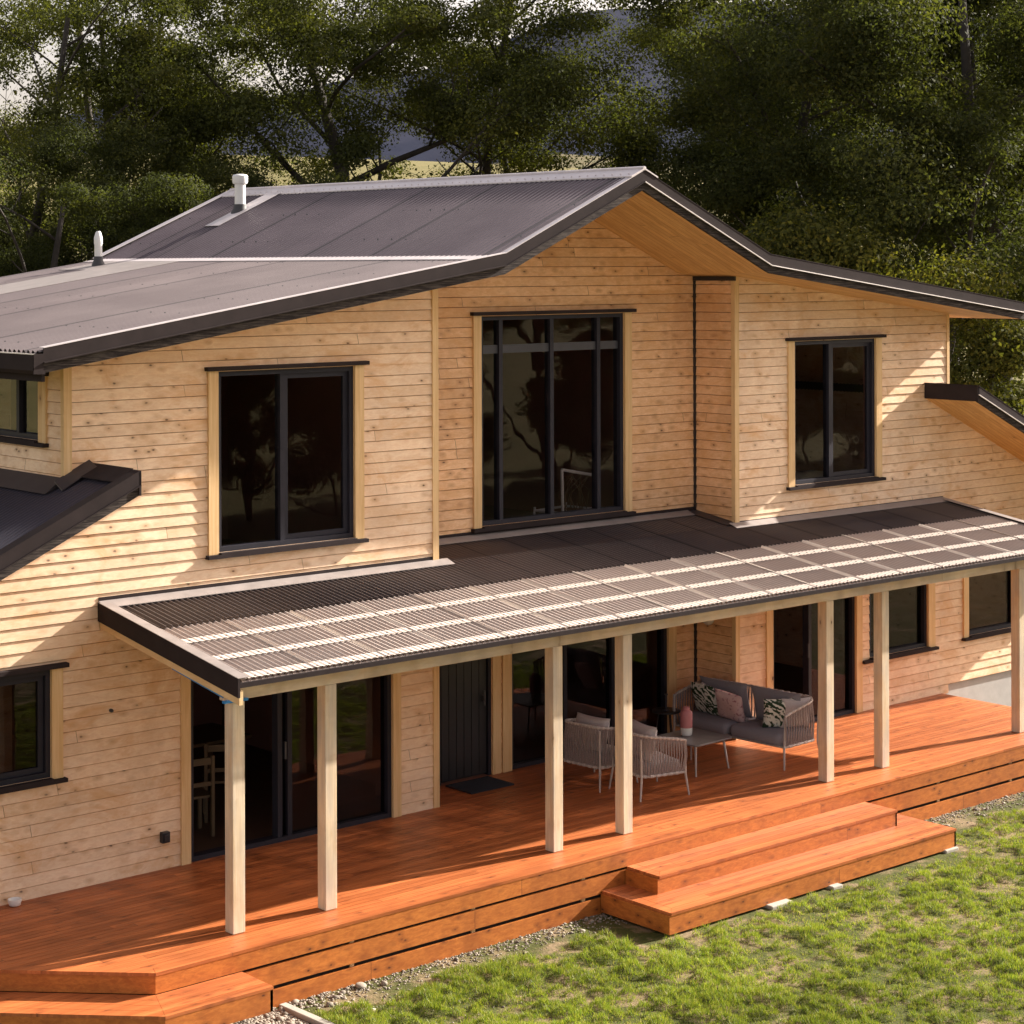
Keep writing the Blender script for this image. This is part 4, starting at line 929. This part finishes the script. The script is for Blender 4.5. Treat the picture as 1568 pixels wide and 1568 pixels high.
# gravel
def pebbles(name, cx_, cy_, sizes, seed, mat):
    ico = np.array([(0, 0, 1), (.89, 0, .45), (.28, .85, .45), (-.72, .53, .45), (-.72, -.53, .45), (.28, -.85, .45), (.72, .53, -.45), (-.28, .85, -.45), (-.89, 0, -.45), (-.28, -.85, -.45), (.72, -.53, -.45), (0, 0, -1)])
    fc = np.array([(0, 1, 2), (0, 2, 3), (0, 3, 4), (0, 4, 5), (0, 5, 1), (1, 6, 2), (2, 7, 3), (3, 8, 4), (4, 9, 5), (5, 10, 1), (2, 6, 7), (3, 7, 8), (4, 8, 9), (5, 9, 10), (1, 10, 6), (11, 7, 6), (11, 8, 7), (11, 9, 8), (11, 10, 9), (11, 6, 10)])
    r = np.random.default_rng(seed); n = len(cx_); j = r.uniform(.75, 1.2, (n, 12, 1)); sc = np.stack([sizes*r.uniform(.8, 1.3, n), sizes*r.uniform(.8, 1.2, n), sizes*r.uniform(.45, .8, n)], -1)[:, None]
    a = r.uniform(0, 6.28, n)[:, None]; P_ = ico[None]*j*sc; x = P_[..., 0]*np.cos(a)-P_[..., 1]*np.sin(a); y = P_[..., 0]*np.sin(a)+P_[..., 1]*np.cos(a)
    V = np.stack([x+cx_[:, None], y+cy_[:, None], P_[..., 2]+GZ+sizes[:, None]*.3], -1).reshape(-1, 3); F = (fc[None]+np.arange(n)[:, None, None]*12).reshape(-1, 3)
    k = r.random((n, 1)); c = (np.array([.16, .13, .10])*(1-k)+np.array([.40, .35, .28])*k)*r.uniform(.7, 1.15, (n, 1)); c = np.repeat(np.concatenate([c, np.ones((n, 1))], 1)[:, None], 12, 1).reshape(-1, 4)
    return raw_mesh(name, V, F, mat, c, True)
gm = leafmat('gravel_stones', .0, (1, 1, 1), .85, .3)
n1 = 7000; x1 = rng.uniform(10.8, 27.5, n1); y1 = 16.95-np.abs(rng.normal(0, .20, n1)); y1 = np.where(rng.random(n1) < .35, rng.uniform(15.2, 17.0, n1), y1)
ok = (y1 > 15.75-.5*(x1 < 13.5)) ; ok &= ~((x1 > 13.5) & (x1 < 21.5) & (y1 < 16.45)); ok &= ~((x1 > 21.3) & (y1 < 16.45))
n2 = 6000; x2 = rng.uniform(10.2, 11.56, n2); y2 = rng.uniform(15.2, 16.9, n2)
n3 = 6000; x3 = rng.uniform(26.1, 31, n3); y3 = rng.uniform(17.2, 19.7, n3)
X = np.concatenate([x1[ok], x2, x3]); Y = np.concatenate([y1[ok], y2, y3]); S_ = rng.uniform(.005, .016, len(X))*np.where(rng.random(len(X)) < .04, 2, 1)
S_ = np.where((X < 12.3) | (X > 26), S_*1.5, S_)
me = pebbles('gravel', X, Y, S_, 3, gm); o = bpy.data.objects.new('gravel', me); COL.objects.link(o); o['kind'] = 'stuff'; o['label'] = 'loose pale gravel strip along the deck edge'; o['category'] = 'gravel'
for x, y, r_, lb in ((12.55, 16.80, .075, 'large rounded pale stone against the bottom deck board'), (12.30, 16.78, .05, 'smaller pale stone left of the large rounded one'), (12.78, 16.72, .045, 'small flat stone right of the large rounded one')):
    me = pebbles('stone', np.array([0.]), np.array([0.]), np.array([r_]), int(x*100), gm); o = bpy.data.objects.new('stone', me); COL.objects.link(o); o.location = (x, y, 0)
    md = o.modifiers.new('s', 'SUBSURF'); md.levels = md.render_levels = 2; tag(o, lb, 'stone', 'stones along the deck')
for x, y, lx, lb in ((17.75, 15.80, .18, 'pale concrete pad showing under the middle of the lowest step'), (18.75, 15.82, .09, 'small pale concrete pad under the lowest step, between its middle and right end'), (21.0, 15.86, .13, 'pale concrete pad under the right corner of the lowest step')):
    b = MB(); b.box(-lx, lx, -.09, .16, -.05, .06); o = b.build('concrete_pad', M['concrete'], None, bevel=.015); o.location = (x, y, GZ-.02); tag(o, lb, 'concrete pad', 'concrete pads under the steps')
b = MB(); b.box(-.045, .045, -1.3, 0, -.03, .05); o = b.build('edging_kerb', M['concrete'], None, bevel=.008); o.location = (11.62, 16.86, GZ); tag(o, 'straight pale concrete edging strip between gravel and lawn at the left step', 'edging'); o.rotation_euler = (0, 0, R_(2))

# ------------------------------------------------------------------ trees
bark = plain('bark', (.042, .034, .028), .9, 0, .35, 5, .6)
def tree_mesh(seed, H, R0, nleaf, tones, trunk_r=.28, open_=0., size=.075, crown0=.22, clumps=120, lean_=0., tone_var=.5):
    r = random.Random(seed); g = np.random.default_rng(seed)
    tb_ = MB(); tips = []
    def branch(p, d, L, rad, lvl):
        pts = [p]; rs_ = [rad]; q = p; n = 4
        for i in range(n):
            d = (d+Vector((r.uniform(-.25, .25), r.uniform(-.25, .25), r.uniform(-.1, .18)))).normalized(); q = q+d*L/n; pts.append(q); rs_.append(rad*(1-.72*(i+1)/n))
        tb_.tube(pts, rs_, 6 if lvl else 9)
        if lvl >= 1: tips.append((q, lvl))
        if lvl >= 2: tips.append((pts[2], lvl))
        if lvl < 3:
            for k_ in range(r.choice((3, 4)) if lvl else 9):
                f = r.uniform(.3, 1) if lvl else crown0+(1-crown0)*(k_+r.random())/9
                i = min(n-1, int(f*n)); b0 = pts[i].lerp(pts[i+1], f*n-i)
                a = r.uniform(0, 6.28) if lvl else k_*2.4+r.uniform(-.4, .4)
                side = Vector((math.cos(a), math.sin(a), r.uniform(.05, .7))).normalized()
                dd_ = (side*1.0+d*.35).normalized()
                branch(b0, dd_, L*(.5 if lvl else .42*(1.25-.6*f)*R0/4.2)*r.uniform(.75, 1.15), rs_[i]*.42, lvl+1)
    branch(Vector((0, 0, 0)), Vector((lean_, 0, 1)).normalized(), H*.88, trunk_r, 0)
    # leaf clumps
    tp = [t_[0] for t_ in tips]; r.shuffle(tp)
    cs = []
    for t_ in tp[:clumps]: cs.append(t_)
    while len(cs) < clumps*(1-open_):
        a = r.uniform(0, 6.28); zf_ = r.uniform(crown0, 1); rad = R0*math.sin(math.pi*min(1, (zf_-crown0)/(1-crown0)*.8+.18))**.7*r.uniform(.35, 1.05)
        cs.append(Vector((math.cos(a)*rad, math.sin(a)*rad, zf_*H)))
    cs = np.array([tuple(c) for c in cs]); nc = len(cs); cr = g.uniform(.45, 1.15, nc); ctone = g.random(nc)
    ci = g.integers(0, nc, nleaf)
    dv = g.normal(size=(nleaf, 3)); dv /= np.linalg.norm(dv, axis=1)[:, None]; rad = g.random(nleaf)**.45
    off = dv*(rad*cr[ci])[:, None]*np.array([1.15, 1.15, .62])
    C_ = cs[ci]+off
    sz = g.uniform(.6, 1.35, nleaf)*size
    nrm = g.normal(size=(nleaf, 3))*.75+np.array([0, 0, .6])+dv*1.1; nrm /= np.linalg.norm(nrm, axis=1)[:, None]
    tt = np.cross(nrm, g.normal(size=(nleaf, 3))); tt /= np.linalg.norm(tt, axis=1)[:, None]; bt = np.cross(nrm, tt)
    V = np.stack([C_-tt*sz[:, None]*.62, C_+bt*sz[:, None]*.34+nrm*sz[:, None]*.08, C_+tt*sz[:, None]*.62, C_-bt*sz[:, None]*.34+nrm*sz[:, None]*.08], 1).reshape(-1, 3)
    F = np.arange(nleaf*4).reshape(-1, 4)
    a_, b_, c_ = [np.array(q) for q in tones]; k_ = np.clip(ctone[ci]*(tone_var)+g.random(nleaf)*(1-tone_var), 0, 1)[:, None]
    col = np.where(k_ < .6, a_+(b_-a_)*(k_/.6), b_+(c_-b_)*((k_-.6)/.4)); col = np.concatenate([col*g.uniform(.75, 1.2, (nleaf, 1)), np.ones((nleaf, 1))], 1)
    col = np.repeat(col[:, None], 4, 1).reshape(-1, 4)
    return tb_, (V, F, col)
LM = leafmat('tree_leaves', .38, (1.5, 1.55, .45), .7, .08)
TONES = {'dark': ((.040, .048, .022), (.062, .072, .028), (.105, .105, .028)), 'mid': ((.048, .056, .023), (.075, .084, .028), (.13, .125, .032)), 'yel': ((.055, .062, .022), (.09, .096, .026), (.19, .17, .035))}
KINDS = {}
DK = TONES['dark']
def make_kind(key, **kw):
    tb_, (V, F, col) = tree_mesh(**kw)
    tm = bpy.data.meshes.new('trunk'); tm.from_pydata(tb_.v, [], tb_.f); tm.update(); tm.materials.append(bark); tm.polygons.foreach_set('use_smooth', [True]*len(tm.polygons))
    KINDS[key] = (tm, raw_mesh('crown', V, F, LM, col))
make_kind('dense_a', seed=11, H=15, R0=5.2, nleaf=170000, tones=TONES['dark'], clumps=250, crown0=.06)
make_kind('dense_b', seed=23, H=15.5, R0=5.0, nleaf=170000, tones=TONES['dark'], clumps=250, crown0=.06)
make_kind('mid_a', seed=37, H=15, R0=4.6, nleaf=130000, tones=TONES['mid'], clumps=170, crown0=.12, open_=.3)
make_kind('open_a', seed=41, H=15.5, R0=4.2, nleaf=44000, tones=TONES['mid'], clumps=64, crown0=.35, open_=.9, trunk_r=.22)
make_kind('spread', seed=57, H=14.5, R0=5.4, nleaf=115000, tones=TONES['mid'], clumps=150, crown0=.32, open_=.6, trunk_r=.36, lean_=.25)
make_kind('low', seed=77, H=7.0, R0=3.6, nleaf=45000, tones=TONES['dark'], clumps=120, crown0=.0, trunk_r=.1, size=.13)
make_kind('shrub', seed=61, H=6.5, R0=3.0, nleaf=42000, tones=TONES['yel'], clumps=70, crown0=.05, trunk_r=.1)
def place_tree(kind, px_, D, scale, rot, lab, group='trees behind the house', name='tree', base=GZ, cat='tree'):
    r = (px_-784)/3142*D; x = D*s_c[0]+r*s_c[1]; y = D*s_c[1]-r*s_c[0]
    t = thing(name, lab, cat, (round(x, 2), round(y, 2), base), R_(rot), group); t.scale = (scale, scale, scale)
    tm, cm = KINDS[kind]
    for nm, me in (('trunk', tm), ('crown', cm)):
        o = bpy.data.objects.new(nm, me); COL.objects.link(o); o.parent = t; o.matrix_parent_inverse = Matrix()
s_c = (math.sin(yaw), math.cos(yaw))
T = [
 ('open_a', -10, 50, 1.00, 10, 'leafy green tree at the far left edge of the treeline'),
 ('open_a', 110, 54, 1.05, 80, 'thin open tree with a dark bare trunk against the bright sky, upper left'),
 ('open_a', 225, 60, 1.12, 200, 'sparse tree standing just right of the bare-trunked one, sky showing through it'),
 ('mid_a', 400, 52, .82, 150, 'full green tree directly behind the capped roof flue'),
 ('spread', 560, 50, 1.05, 0, 'spreading tree with a thick leaning forked limb left of the ridge middle'),
 ('open_a', 735, 56, 1.08, 300, 'light tree whose foliage thins over the blue mountain'),
 ('open_a', 845, 58, .95, 170, 'loose tree right above the gable apex with the mountain showing beside it'),
 ('dense_a', 1225, 54, 1.06, 60, 'dense dark tree just right of the gable apex'),
 ('dense_b', 1400, 50, 1.08, 190, 'tallest dense dark tree behind the low right roof slope'),
 ('dense_a', 1540, 52, 1.1, 290, 'dense dark tree at the right edge of the picture'),
 ('dense_b', 1720, 56, 1.05, 20, 'dark tree just beyond the right edge of the frame'),
 ('dense_b', 1320, 66, 1.2, 120, 'dark tree in the second row between the two largest ones on the right'),
 ('dense_a', 1450, 66, 1.2, 210, 'dark tree in the second row behind the right eave'),
  ('mid_a', 20, 66, .62, 40, 'low green tree in the second row at the left'),
 ('dense_b', 200, 46, .62, 40, 'short dark tree close behind the low left roof'),
 ('dense_a', 60, 44, .66, 100, 'short dark bushy tree behind the far left roof edge'),
 ('dense_a', 420, 47, .60, 15, 'short dark tree close behind the ridge, right of the flue'),
 ('dense_b', 1030, 60, .66, 250, 'short dark tree filling the gap behind the gable apex'),
]
for a in T: place_tree(*a)
for px_, D, sc, rot, lab in ((285, 50, 1.4, 0, 'yellow-green bush glowing left of the roof flue'), (450, 52, 1.35, 70, 'yellow-green bush right of the roof flue'), (600, 46, 1.35, 90, 'yellow-green bush behind the left half of the ridge'), (720, 50, 1.35, 200, 'yellow-green bush behind the middle of the ridge'), (880, 54, 1.25, 290, 'yellow-green bush behind the right half of the ridge'), (1210, 44, 1.25, 30, 'yellow-green bush at the kink of the right roof slope'), (1500, 43, 1.1, 140, 'bright yellow-green bush above the right eave')):
    place_tree('shrub', px_, D, sc, rot, lab, 'bushes behind the house', 'bush', cat='bush')
# trees across the lawn, mirrored in the windows
for i, (x, y, sc, kd, lb) in enumerate(((27, -13, .7, 'dense_a', 'dark tree across the lawn, first of the row from the left'), (33, -10, .75, 'dense_b', 'dark tree across the lawn mirrored in the left upper window'), (39.5, -11, .8, 'dense_a', 'dark tree across the lawn, third of the row'), (46, -9.5, .8, 'dense_b', 'dark tree across the lawn mirrored in the tall window'), (52.5, -11, .8, 'dense_a', 'dark tree across the lawn, fifth of the row'), (59, -9, .85, 'dense_b', 'dark tree across the lawn mirrored in the right upper window'), (66, -11, .9, 'dense_a', 'dark tree across the lawn, last of the row'))):
    t = thing('tree', lb, 'tree', (x, y, GZ), i*1.3, 'trees across the lawn'); t.scale = (sc,)*3
    for nm, me in zip(('trunk', 'crown'), KINDS[kd]): o = bpy.data.objects.new(nm, me); COL.objects.link(o); o.parent = t; o.matrix_parent_inverse = Matrix()

for i, x in enumerate((25, 28.5, 32, 35.5, 39, 42.5, 46, 49.5, 53, 56.5, 60, 64, 68)):  # low bushes added out of view to darken the window reflections
    t = thing('bush', 'unseen dark bush added beyond the lawn to darken the window reflections', 'bush', (x, -9.0-(i % 3)*.8, GZ), i*1.1, 'added bushes beyond the lawn'); t.scale = (.75,)*3
    for nm, me in zip(('trunk', 'crown'), KINDS['low']): o = bpy.data.objects.new(nm, me); COL.objects.link(o); o.parent = t; o.matrix_parent_inverse = Matrix()
